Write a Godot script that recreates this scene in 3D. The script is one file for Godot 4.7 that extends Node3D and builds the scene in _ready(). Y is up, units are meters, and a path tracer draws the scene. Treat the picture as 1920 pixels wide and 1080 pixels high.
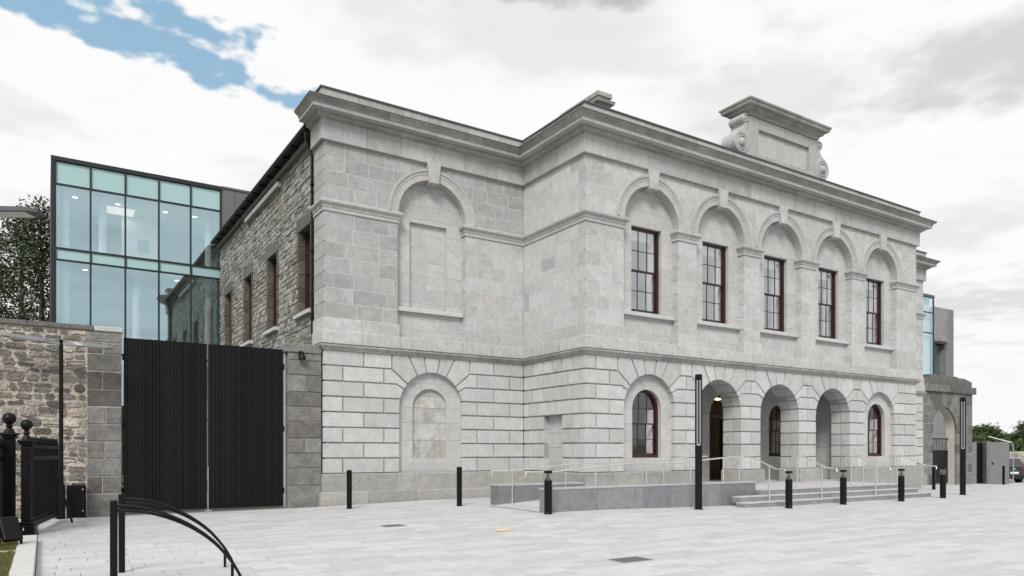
extends Node3D
# A restored limestone courthouse seen across a paved square, glazed extension and black yard gate on its left.
# X runs along the main front, Y up, Z out of the front towards the square. The front's left corner is the origin.

const ZW := -3.362          # plane of the two set-back wings
const XL := -6.95           # left corner of the left wing
const XR := 18.52           # right corner of the main front
const XRR := 25.47          # right corner of the right wing
const CAM := Vector3(-13.756, 1.6, 17.31)

var rng := RandomNumberGenerator.new()
var M := {}
var used := {}

# ------------------------------------------------------------------ mesh collector
class MB:
	var v := PackedVector3Array()
	var n := PackedVector3Array()
	func tri(a: Vector3, b: Vector3, c: Vector3) -> void:      # counter-clockwise seen from outside
		var k := (b - a).cross(c - a)
		if k.length_squared() < 1e-16:
			return
		k = k.normalized()
		v.append(a); v.append(c); v.append(b)
		n.append(k); n.append(k); n.append(k)
	func quad(a: Vector3, b: Vector3, c: Vector3, d: Vector3) -> void:
		tri(a, b, c)
		tri(a, c, d)
	func quad_n(a: Vector3, b: Vector3, c: Vector3, d: Vector3, na: Vector3, nb: Vector3, nc: Vector3, nd: Vector3) -> void:
		for t in [[a, c, b, na, nc, nb], [a, d, c, na, nd, nc]]:
			for i in 3:
				v.append(t[i])
				n.append(t[i + 3])
	func box(lo: Vector3, hi: Vector3, t := Transform3D.IDENTITY) -> void:
		var p := []
		for i in 8:
			p.append(t * Vector3(hi.x if i & 1 else lo.x, hi.y if i & 2 else lo.y, hi.z if i & 4 else lo.z))
		quad(p[4], p[5], p[7], p[6])
		quad(p[1], p[0], p[2], p[3])
		quad(p[5], p[1], p[3], p[7])
		quad(p[0], p[4], p[6], p[2])
		quad(p[6], p[7], p[3], p[2])
		quad(p[0], p[1], p[5], p[4])
	func cbox(lo: Vector3, hi: Vector3, ch: float, t := Transform3D.IDENTITY) -> void:   # box with chamfered edges
		var c := (lo + hi) / 2
		var h := (hi - lo) / 2
		for ax in 3:
			for s in [-1.0, 1.0]:
				var a := (ax + 1) % 3
				var b := (ax + 2) % 3
				var q := []
				for k in [[-1, -1], [1, -1], [1, 1], [-1, 1]]:
					var p := Vector3.ZERO
					p[ax] = s * h[ax]
					p[a] = k[0] * (h[a] - ch)
					p[b] = k[1] * (h[b] - ch)
					q.append(t * (c + p))
				if s > 0:
					quad(q[0], q[1], q[2], q[3])
				else:
					quad(q[3], q[2], q[1], q[0])
		for ax in 3:                                    # edge bevels
			var a := (ax + 1) % 3
			var b := (ax + 2) % 3
			for sa in [-1.0, 1.0]:
				for sb in [-1.0, 1.0]:
					var q := []
					for k in [[-1.0, 0], [1.0, 0], [1.0, 1], [-1.0, 1]]:
						var p := Vector3.ZERO
						p[ax] = k[0] * (h[ax] - ch)
						p[a] = sa * (h[a] if k[1] == 0 else h[a] - ch)
						p[b] = sb * (h[b] - ch if k[1] == 0 else h[b])
						q.append(t * (c + p))
					if sa * sb < 0:
						quad(q[0], q[1], q[2], q[3])
					else:
						quad(q[3], q[2], q[1], q[0])
	func tube(path: PackedVector3Array, r: float, sides := 10, r2 := -1.0) -> void:
		var rings := []
		var up := Vector3.UP
		for i in path.size():
			var d: Vector3 = (path[mini(i + 1, path.size() - 1)] - path[maxi(i - 1, 0)]).normalized()
			if absf(d.dot(up)) > 0.95:
				up = Vector3.RIGHT
			var x := d.cross(up).normalized()
			var y := x.cross(d).normalized()
			up = y
			var rr := r if r2 < 0 else lerpf(r, r2, float(i) / (path.size() - 1))
			var ring := []
			for k in sides:
				var a := TAU * k / sides
				ring.append([path[i] + (x * cos(a) + y * sin(a)) * rr, x * cos(a) + y * sin(a)])
			rings.append(ring)
		for i in path.size() - 1:
			for k in sides:
				var k2 := (k + 1) % sides
				quad_n(rings[i][k2][0], rings[i][k][0], rings[i + 1][k][0], rings[i + 1][k2][0], rings[i][k2][1], rings[i][k][1], rings[i + 1][k][1], rings[i + 1][k2][1])
		for k in range(1, sides - 1):
			tri(rings[0][0][0], rings[0][k][0], rings[0][k + 1][0])
			tri(rings[-1][0][0], rings[-1][k + 1][0], rings[-1][k][0])
	func lathe(prof: Array, c: Vector3, seg := 20, t := Transform3D.IDENTITY) -> void:   # prof: [radius, height], bottom to top
		for i in prof.size() - 1:
			var dr: float = prof[i + 1][0] - prof[i][0]
			var dy: float = prof[i + 1][1] - prof[i][1]
			for k in seg:
				var q := []
				var qn := []
				for e in [[k, i], [k + 1, i], [k + 1, i + 1], [k, i + 1]]:
					var a: float = TAU * e[0] / seg
					q.append(t * (c + Vector3(sin(a) * prof[e[1]][0], prof[e[1]][1], cos(a) * prof[e[1]][0])))
					qn.append((t.basis * Vector3(sin(a) * dy, -dr, cos(a) * dy)).normalized())
				quad_n(q[0], q[1], q[2], q[3], qn[0], qn[1], qn[2], qn[3])
	func surface(am: ArrayMesh) -> void:
		var a := []
		a.resize(Mesh.ARRAY_MAX)
		a[Mesh.ARRAY_VERTEX] = v
		a[Mesh.ARRAY_NORMAL] = n
		am.add_surface_from_arrays(Mesh.PRIMITIVE_TRIANGLES, a)
	func mesh() -> ArrayMesh:
		var am := ArrayMesh.new()
		if v.size() > 0:
			surface(am)
		return am

# ------------------------------------------------------------------ nodes
func numbered(called: String) -> String:
	if not used.has(called):
		used[called] = 0
		return called
	used[called] += 1
	return "%s_%03d" % [called, used[called]]

func tag(o: Node3D, label: String, category: String, group := "", kind := "") -> Node3D:
	if label: o.set_meta("label", label)
	if category: o.set_meta("category", category)
	if group: o.set_meta("group", group)
	if kind: o.set_meta("kind", kind)
	return o

func thing(called: String, label: String, category: String, at := Vector3.ZERO, turn := 0.0, group := "") -> Node3D:
	var o := Node3D.new()
	o.name = numbered(called)
	add_child(o)
	o.position = at
	o.rotation.y = turn
	tag(o, label, category, group)
	return o

func part(parent: Node, called: String, shape, m: Material, t := Transform3D.IDENTITY) -> MeshInstance3D:
	var o := MeshInstance3D.new()
	o.name = called
	o.mesh = shape.mesh() if shape is MB else shape
	o.material_override = m
	o.transform = t
	parent.add_child(o, true)
	return o

func structure(called: String, shape, m: Material, parent: Node = null) -> MeshInstance3D:
	var o := MeshInstance3D.new()
	o.name = numbered(called)
	o.mesh = shape.mesh() if shape is MB else shape
	o.material_override = m
	(self if parent == null else parent).add_child(o)
	o.set_meta("kind", "structure")
	return o

func many(parent: Node, called: String, by_mat: Dictionary) -> MeshInstance3D:   # one mesh, a surface for each material
	var am := ArrayMesh.new()
	var i := 0
	for m in by_mat:
		if by_mat[m].v.size() == 0:
			continue
		by_mat[m].surface(am)
		am.surface_set_material(i, m)
		i += 1
	var o := MeshInstance3D.new()
	o.name = called
	o.mesh = am
	parent.add_child(o, true)
	o.set_meta("kind", "stuff")
	return o

func put_in(by_mat: Dictionary, m: Material) -> MB:
	if not by_mat.has(m):
		by_mat[m] = MB.new()
	return by_mat[m]

# ------------------------------------------------------------------ frames and places
func front_at(z: float) -> Transform3D:
	return Transform3D(Basis.IDENTITY, Vector3(0, 0, z))

func left_at(x: float) -> Transform3D:          # wall that faces -X: u is the world's Z
	return Transform3D(Basis(Vector3(0, 0, 1), Vector3(0, 1, 0), Vector3(-1, 0, 0)), Vector3(x, 0, 0))

func seen(r: float, w: float, y := 0.0) -> Vector3:    # a place r metres right of and w metres ahead of the photographer's standpoint
	var s := 0.84115
	var c := 0.54081
	return Vector3(CAM.x + r * s + w * c, y, CAM.z + r * c - w * s)

func gy(x: float, z: float) -> float:           # the square is not quite level
	var far := maxf(0.0, z - 3.0)
	return 0.1 * exp(-pow((x + 2.5) / 4.0, 2)) * exp(-far * far / 9.0) - 0.0165 * maxf(0.0, x - 14.0)

func rect(u0: float, v0: float, u1: float, v1: float) -> PackedVector2Array:
	return PackedVector2Array([Vector2(u0, v0), Vector2(u1, v0), Vector2(u1, v1), Vector2(u0, v1)])

func arch_poly(c: float, hw: float, v0: float, vs: float, seg := 18) -> PackedVector2Array:
	var p := PackedVector2Array([Vector2(c - hw, v0), Vector2(c + hw, v0)])
	for i in seg + 1:
		var a := PI * i / seg
		p.append(Vector2(c + hw * cos(a), vs + hw * sin(a)))
	return p

func ccw(p: PackedVector2Array) -> PackedVector2Array:
	if Geometry2D.is_polygon_clockwise(p):
		var q := p.duplicate()
		q.reverse()
		return q
	return p

func area_of(p: PackedVector2Array) -> float:
	var a := 0.0
	for i in p.size():
		a += p[i].cross(p[(i + 1) % p.size()])
	return absf(a) / 2

func shrink(p: PackedVector2Array, d: float) -> PackedVector2Array:
	if d <= 0: return p
	var r := Geometry2D.offset_polygon(p, -d, Geometry2D.JOIN_MITER)
	var best := PackedVector2Array()
	for q in r:
		if best.is_empty() or area_of(q) > area_of(best):
			best = q
	return ccw(best) if best.size() > 2 else best

func miter_in(p: PackedVector2Array, d: float) -> PackedVector2Array:   # same number of points, moved in by d
	var out := PackedVector2Array()
	var k := p.size()
	for i in k:
		var e1 := (p[i] - p[(i + k - 1) % k]).normalized()
		var e2 := (p[(i + 1) % k] - p[i]).normalized()
		var n1 := Vector2(-e1.y, e1.x)
		var n2 := Vector2(-e2.y, e2.x)
		var m := n1 + n2
		out.append(p[i] + m * (d / maxf(0.35, 1.0 + n1.dot(n2))))
	return out

func prism(mb: MB, poly: PackedVector2Array, zb: float, zf: float, ch := 0.0, back := false, t := Transform3D.IDENTITY) -> void:
	var p := ccw(poly)
	if p.size() < 3: return
	var shortest := 9.0
	for i in p.size():
		shortest = minf(shortest, p[i].distance_to(p[(i + 1) % p.size()]))
	if shortest < ch * 3: ch = 0.0
	var q := miter_in(p, ch) if ch > 0 else p
	var ids := Geometry2D.triangulate_polygon(q)
	for i in range(0, ids.size(), 3):
		var a := q[ids[i]]
		var b := q[ids[i + 1]]
		var c := q[ids[i + 2]]
		if (b - a).cross(c - a) < 0:
			var s := b
			b = c
			c = s
		mb.tri(t * Vector3(a.x, a.y, zf), t * Vector3(b.x, b.y, zf), t * Vector3(c.x, c.y, zf))
		if back:
			mb.tri(t * Vector3(a.x, a.y, zb), t * Vector3(c.x, c.y, zb), t * Vector3(b.x, b.y, zb))
	var zc := zf - ch
	for i in p.size():
		var j := (i + 1) % p.size()
		mb.quad(t * Vector3(p[i].x, p[i].y, zb), t * Vector3(p[j].x, p[j].y, zb), t * Vector3(p[j].x, p[j].y, zc), t * Vector3(p[i].x, p[i].y, zc))
		if ch > 0:
			mb.quad(t * Vector3(p[i].x, p[i].y, zc), t * Vector3(p[j].x, p[j].y, zc), t * Vector3(q[j].x, q[j].y, zf), t * Vector3(q[i].x, q[i].y, zf))

func cut_all(p: PackedVector2Array, cuts: Array) -> Array:
	var have := [p]
	for c in cuts:
		var next := []
		for h in have:
			for r in Geometry2D.clip_polygons(h, c):
				if not Geometry2D.is_polygon_clockwise(r) and area_of(r) > 0.006:
					next.append(r)
		have = next
	return have

func any_of(ms: Array) -> Material:
	return ms[rng.randi() % ms.size()]

func block(parent: Node, called: String, t: Transform3D, p: PackedVector2Array, gap: float, zb: float, zf: float, ch: float, m: Material) -> MeshInstance3D:
	var q := shrink(ccw(p), gap / 2)
	if q.size() < 3 or area_of(q) < 0.004: return null
	var mb := MB.new()
	prism(mb, q, zb, zf, ch)
	return part(parent, called, mb, m, t)

func row_blocks(parent: Node, called: String, t: Transform3D, v0: float, v1: float, joints: Array, cuts: Array, gap: float, zb: float, zf: float, ch: float, ms: Array, wobble := 0.0) -> void:
	for i in joints.size() - 1:
		for p in cut_all(rect(joints[i], v0, joints[i + 1], v1), cuts):
			block(parent, called, t, p, gap, zb, zf + rng.randf_range(-wobble, wobble), ch, any_of(ms))

func joints_between(u0: float, u1: float, lo: float, hi: float) -> Array:
	var r := [u0]
	var u := u0
	while true:
		u += rng.randf_range(lo, hi)
		if u > u1 - lo * 0.6: break
		r.append(u)
	r.append(u1)
	return r

# a moulding laid along a plan path (x, z), cut into stones about `each` long; profile: (out from the path, height)
func moulding(parent: Node, called: String, path: Array, prof: Array, each: float, ms: Array, gap := 0.006, closed := false) -> void:
	var k := path.size()
	var segs := k if closed else k - 1
	for s in segs:
		var a: Vector2 = path[s]
		var b: Vector2 = path[(s + 1) % k]
		var d := (b - a).normalized()
		var nn := Vector2(-d.y, d.x)
		var ma := nn
		var mb_ := nn
		if s > 0 or closed:
			var e := (a - Vector2(path[(s + k - 1) % k])).normalized()
			var n0 := Vector2(-e.y, e.x)
			ma = (nn + n0) / (1.0 + nn.dot(n0))
		if s < segs - 1 or closed:
			var e := (Vector2(path[(s + 2) % k]) - b).normalized()
			var n2 := Vector2(-e.y, e.x)
			mb_ = (nn + n2) / (1.0 + nn.dot(n2))
		var len := a.distance_to(b)
		var cnt := maxi(1, int(round(len / each)))
		var at := []
		for i in cnt + 1:
			var f := float(i) / cnt
			if i > 0 and i < cnt: f += rng.randf_range(-0.12, 0.12) / cnt
			at.append(f)
		for i in cnt:
			var f0: float = at[i]
			var f1: float = at[i + 1]
			var p0 := a.lerp(b, f0)
			var p1 := a.lerp(b, f1)
			var m0 := ma if i == 0 else nn
			var m1 := mb_ if i == cnt - 1 else nn
			if i > 0: p0 += d * gap / 2
			if i < cnt - 1: p1 -= d * gap / 2
			var mesher := MB.new()
			var pts0 := []
			var pts1 := []
			for q in prof:
				var w0: Vector2 = p0 + m0 * float(q[0])
				var w1: Vector2 = p1 + m1 * float(q[0])
				pts0.append(Vector3(w0.x, q[1], w0.y))
				pts1.append(Vector3(w1.x, q[1], w1.y))
			for j in prof.size() - 1:
				mesher.quad(pts0[j], pts1[j], pts1[j + 1], pts0[j + 1])
			var flat := PackedVector2Array()
			for q in prof: flat.append(Vector2(q[0], q[1]))
			var ids := Geometry2D.triangulate_polygon(flat)
			for j in range(0, ids.size(), 3):
				mesher.tri(pts0[ids[j]], pts0[ids[j + 1]], pts0[ids[j + 2]])
				mesher.tri(pts1[ids[j]], pts1[ids[j + 2]], pts1[ids[j + 1]])
			part(parent, called, mesher, any_of(ms))

# ------------------------------------------------------------------ textures and materials
func noise_bytes(seed_: int, freq: float, oct: int, size: int, kind := FastNoiseLite.TYPE_SIMPLEX_SMOOTH, fractal := FastNoiseLite.FRACTAL_FBM) -> PackedByteArray:
	var f := FastNoiseLite.new()
	f.seed = seed_
	f.noise_type = kind
	f.frequency = freq
	f.fractal_type = fractal
	f.fractal_octaves = oct
	return f.get_seamless_image(size, size, false, false, 0.15).get_data()

func to_tex(data: PackedByteArray, size: int) -> ImageTexture:
	return ImageTexture.create_from_image(Image.create_from_data(size, size, false, Image.FORMAT_RGB8, data))

# relative albedo 0..1 with mottling, grain, pale flecks and warm patches
func stone_tex(seed_: int, mottle: float, grain: float, fleck: float, warm: float, stain := 0.0, size := 512) -> ImageTexture:
	var big := noise_bytes(seed_, 0.008, 4, size)
	var mid := noise_bytes(seed_ + 1, 0.03, 4, size)
	var fine := noise_bytes(seed_ + 2, 0.22, 2, size)
	var vein := noise_bytes(seed_ + 3, 0.035, 3, size, FastNoiseLite.TYPE_SIMPLEX_SMOOTH, FastNoiseLite.FRACTAL_RIDGED)
	var hue := noise_bytes(seed_ + 4, 0.012, 3, size)
	var spot := noise_bytes(seed_ + 5, 0.014, 5, size)
	var lut := PackedByteArray()
	for i in 1025: lut.append(int(round(255.0 * pow(i / 1024.0, 1 / 2.2))))
	var out := PackedByteArray()
	out.resize(size * size * 3)
	for i in size * size:
		var m := (big[i] - 128) / 128.0 * 0.5 + (mid[i] - 128) / 128.0 * 0.3
		var v := 0.74 * (1.0 + mottle * m + grain * (fine[i] - 128) / 128.0)
		var f := clampf((vein[i] - 196) / 40.0, 0.0, 1.0) * clampf((mid[i] - 118) / 40.0, 0.0, 1.0)
		v -= 0.5 * fleck * clampf((70 - fine[i]) / 30.0, 0.0, 1.0)
		v += fleck * f
		v *= 1.0 - stain * smoothstep(155.0, 205.0, spot[i] + 0.35 * (fine[i] - 128))
		var h := (hue[i] - 128) / 128.0 * warm
		out[i * 3] = lut[clampi(int(v * (1.0 + h) * 1024), 0, 1024)]
		out[i * 3 + 1] = lut[clampi(int(v * 1024), 0, 1024)]
		out[i * 3 + 2] = lut[clampi(int(v * (1.0 - h * 1.2) * 1024), 0, 1024)]
	return to_tex(out, size)

func height_tex(seed_: int, freq: float, oct: int, size := 512) -> ImageTexture:
	var b := noise_bytes(seed_, freq, oct, size)
	return ImageTexture.create_from_image(Image.create_from_data(size, size, false, Image.FORMAT_L8, b))

# r, g, b are linear albedo
func mat(r: float, g: float, b: float, rough := 0.85, metal := 0.0, tex: Texture2D = null, scale := 0.4, bump: Texture2D = null, cm := 0.0, off := Vector3.ZERO) -> StandardMaterial3D:
	var m := StandardMaterial3D.new()
	var k := 1.0 if tex == null else 1.0 / 0.74
	m.albedo_color = Color(minf(1, r * k), minf(1, g * k), minf(1, b * k)).linear_to_srgb()
	m.roughness = rough
	m.metallic = metal
	if tex or bump:
		m.albedo_texture = tex
		m.uv1_triplanar = true
		m.uv1_world_triplanar = true
		m.uv1_scale = Vector3.ONE * scale
		m.uv1_offset = off
	if bump:
		m.heightmap_enabled = true
		m.heightmap_texture = bump
		m.heightmap_scale = cm
	return m

func variants(n: int, r: float, g: float, b: float, spread: float, warm: float, rough: float, tex: Texture2D, scale: float, bump: Texture2D, cm: float) -> Array:
	var out := []
	for i in n:
		var f := 1.0 + spread * (2.0 * i / maxf(1, n - 1) - 1.0)
		var w := rng.randf_range(-warm, warm)
		out.append(mat(r * f * (1 + w), g * f, b * f * (1 - w), rough, 0.0, tex, scale, bump, cm, Vector3(rng.randf(), rng.randf(), rng.randf())))
	return out

func glass(r: float, g: float, b: float, a: float) -> StandardMaterial3D:    # coated pane: a share of it mirrors, the rest lets the view through
	var m := StandardMaterial3D.new()
	var im := Image.create(4, 4, false, Image.FORMAT_RGB8)
	im.fill(Color.WHITE)
	m.albedo_texture = ImageTexture.create_from_image(im)
	m.albedo_color = Color(r, g, b, a).linear_to_srgb()
	m.albedo_color.a = a
	m.transparency = BaseMaterial3D.TRANSPARENCY_ALPHA
	m.metallic = 1.0
	m.roughness = 0.02
	return m

func materials() -> void:
	var lime := stone_tex(11, 0.16, 0.16, 0.2, 0.015, 0.06)
	var lime2 := stone_tex(31, 0.22, 0.2, 0.34, 0.03, 0.07)
	var dark := stone_tex(51, 0.5, 0.22, 0.3, 0.05)
	var gran := stone_tex(71, 0.13, 0.12, 0.05, 0.01, 0.07)
	var blue := stone_tex(91, 0.3, 0.16, 0.3, 0.015)
	var bump := height_tex(101, 0.05, 5)
	var rough := height_tex(103, 0.02, 5)
	M.rust = variants(6, 0.47, 0.468, 0.462, 0.09, 0.01, 0.9, lime, 0.45, bump, 0.5)
	M.ash = variants(8, 0.455, 0.454, 0.449, 0.085, 0.012, 0.9, lime2, 0.33, bump, 0.35)
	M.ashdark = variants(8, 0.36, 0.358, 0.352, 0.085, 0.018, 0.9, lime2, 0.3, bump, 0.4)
	M.ashpale = variants(7, 0.495, 0.495, 0.493, 0.06, 0.012, 0.9, lime, 0.5, bump, 0.35)
	M.panel = variants(6, 0.455, 0.453, 0.446, 0.06, 0.014, 0.9, lime, 0.42, bump, 0.3)
	M.roughpanel = variants(5, 0.42, 0.412, 0.398, 0.08, 0.015, 0.95, dark, 0.32, rough, 0.6)
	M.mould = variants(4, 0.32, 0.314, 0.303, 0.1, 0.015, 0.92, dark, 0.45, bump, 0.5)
	M.mouldpale = variants(4, 0.41, 0.406, 0.397, 0.06, 0.015, 0.92, lime2, 0.45, bump, 0.5)
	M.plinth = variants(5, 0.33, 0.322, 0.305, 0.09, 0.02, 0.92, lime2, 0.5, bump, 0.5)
	M.streak = variants(6, 0.40, 0.398, 0.392, 0.1, 0.012, 0.9, lime2, 0.5, bump, 0.35)
	for m in M.streak: m.uv1_scale = Vector3(0.7, 0.2, 0.7)
	M.mortar = mat(0.55, 0.545, 0.53, 0.95)
	M.groove = mat(0.34, 0.336, 0.328, 0.95, 0.0, dark, 0.5)
	M.rubble = variants(7, 0.265, 0.255, 0.238, 0.36, 0.04, 0.95, dark, 0.8, rough, 3.0)
	M.rubmortar = mat(0.36, 0.342, 0.315, 0.98, 0.0, lime2, 0.9, rough, 1.5)
	M.field = variants(7, 0.185, 0.171, 0.154, 0.42, 0.05, 0.95, dark, 0.9, rough, 4.0)
	M.fieldpale = variants(4, 0.40, 0.355, 0.30, 0.2, 0.03, 0.95, dark, 0.9, rough, 3.0)
	M.fieldmortar = mat(0.47, 0.425, 0.37, 0.98, 0.0, lime2, 1.1, rough, 2.5)
	M.quoin = variants(6, 0.165, 0.158, 0.149, 0.32, 0.03, 0.95, dark, 0.7, rough, 1.5)
	M.brownstone = variants(6, 0.148, 0.142, 0.134, 0.3, 0.03, 0.95, dark, 0.6, rough, 1.2)
	M.jamb = variants(4, 0.10, 0.085, 0.066, 0.2, 0.03, 0.95, dark, 0.7, rough, 1.2)
	M.slab = variants(9, 0.455, 0.457, 0.459, 0.085, 0.01, 0.8, gran, 0.7, bump, 0.12)
	M.bed = mat(0.17, 0.165, 0.155, 0.95)
	M.blue = variants(5, 0.20, 0.208, 0.216, 0.13, 0.012, 0.75, blue, 0.6, bump, 0.15)
	M.bluetop = mat(0.36, 0.365, 0.37, 0.7, 0.0, gran, 0.7)
	M.step = variants(4, 0.235, 0.235, 0.23, 0.05, 0.012, 0.85, blue, 0.5, bump, 0.2)
	M.tread = mat(0.43, 0.43, 0.425, 0.85, 0.0, gran, 0.7)
	M.black = mat(0.0055, 0.0055, 0.006, 0.42, 0.0, null)
	M.iron = mat(0.005, 0.005, 0.0055, 0.4, 0.0, null, 1.0, bump, 0.1)
	M.gate = variants(5, 0.0062, 0.006, 0.0065, 0.25, 0.02, 0.55, null, 1.0, bump, 0.05)
	M.gateframe = mat(0.005, 0.005, 0.0055, 0.5)
	for m in [M.black, M.iron, M.gateframe] + M.gate: m.metallic_specular = 0.3
	M.steel = mat(0.72, 0.71, 0.68, 0.3, 0.85)
	M.galv = mat(0.5, 0.5, 0.5, 0.45, 0.8)
	M.red = mat(0.032, 0.008, 0.0072, 0.4)
	M.redbar = mat(0.04, 0.011, 0.01, 0.42)
	M.door = mat(0.06, 0.022, 0.013, 0.45)
	M.white = mat(0.78, 0.78, 0.77, 0.7)
	M.plaster = mat(0.62, 0.61, 0.59, 0.95)
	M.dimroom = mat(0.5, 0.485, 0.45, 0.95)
	M.boards = mat(0.2, 0.14, 0.09, 0.6)
	M.lead = mat(0.10, 0.102, 0.108, 0.55, 0.2)
	M.slate = mat(0.05, 0.05, 0.053, 0.7)
	M.zinc = variants(3, 0.15, 0.148, 0.148, 0.12, 0.01, 0.5, null, 1, null, 0)
	M.clad = variants(4, 0.22, 0.22, 0.225, 0.14, 0.01, 0.7, blue, 0.3, null, 0)
	M.mullion = mat(0.022, 0.024, 0.027, 0.4, 0.3)
	M.frost = mat(0.36, 0.54, 0.55, 0.12)
	M.curtain = glass(0.64, 0.9, 0.98, 0.5)
	M.sash = glass(0.88, 0.92, 0.95, 0.42)
	M.sashlow = glass(0.85, 0.88, 0.9, 0.13)
	M.lens = mat(0.55, 0.56, 0.56, 0.25)
	M.lumhead = mat(0.055, 0.056, 0.058, 0.45, 0.2)
	M.lumpale = mat(0.2, 0.205, 0.215, 0.35, 0.4)
	M.concrete = variants(3, 0.17, 0.174, 0.18, 0.08, 0.01, 0.85, blue, 0.35, bump, 0.2)
	M.kerb = mat(0.50, 0.495, 0.485, 0.85, 0.0, gran, 0.8, bump, 0.1)
	M.asphalt = mat(0.06, 0.06, 0.06, 0.95, 0.0, gran, 0.8)
	M.soil = mat(0.10, 0.10, 0.045, 0.98, 0.0, dark, 1.0)
	M.grass = mat(0.10, 0.115, 0.04, 0.85)
	M.grass.vertex_color_use_as_albedo = true
	M.conifer = mat(0.05, 0.07, 0.03, 0.8)
	M.conifer.vertex_color_use_as_albedo = true
	M.leaf = mat(0.075, 0.11, 0.03, 0.8)
	M.leaf.vertex_color_use_as_albedo = true
	for m in [M.conifer, M.leaf, M.grass]:
		m.backlight_enabled = true
		m.backlight = Color(0.25, 0.3, 0.12)
	M.bark = mat(0.045, 0.036, 0.027, 0.95, 0.0, dark, 1.5)
	M.field_green = mat(0.07, 0.10, 0.035, 0.98, 0.0, dark, 0.05)
	M.yellow = mat(0.68, 0.54, 0.24, 0.8, 0.0, gran, 2.0)
	M.cover = mat(0.12, 0.12, 0.12, 0.7, 0.2, blue, 2.0)
	M.car = mat(0.028, 0.03, 0.034, 0.25, 0.3)
	M.car.clearcoat_enabled = true
	M.car.clearcoat = 1.0
	M.car.clearcoat_roughness = 0.05
	M.tyre = mat(0.012, 0.012, 0.012, 0.9)
	M.tail = mat(0.35, 0.01, 0.015, 0.06)
	M.plate = mat(0.75, 0.75, 0.74, 0.5)
	M.darkglass = mat(0.012, 0.014, 0.016, 0.04)
	M.lamplit = StandardMaterial3D.new()
	M.lamplit.albedo_color = Color(1, 1, 1)
	M.lamplit.emission_enabled = true
	M.lamplit.emission = Color(1.0, 0.95, 0.86)
	M.lamplit.emission_energy_multiplier = 3.0
	M.hall_lit = M.lamplit.duplicate()
	M.hall_lit.emission = Color(1.0, 0.86, 0.6)
	M.hall_lit.emission_energy_multiplier = 2.2
	M.panel_lit = M.lamplit.duplicate()
	M.panel_lit.emission_energy_multiplier = 0.35
	M.diffuser = mat(0.27, 0.28, 0.29, 0.15)

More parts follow.
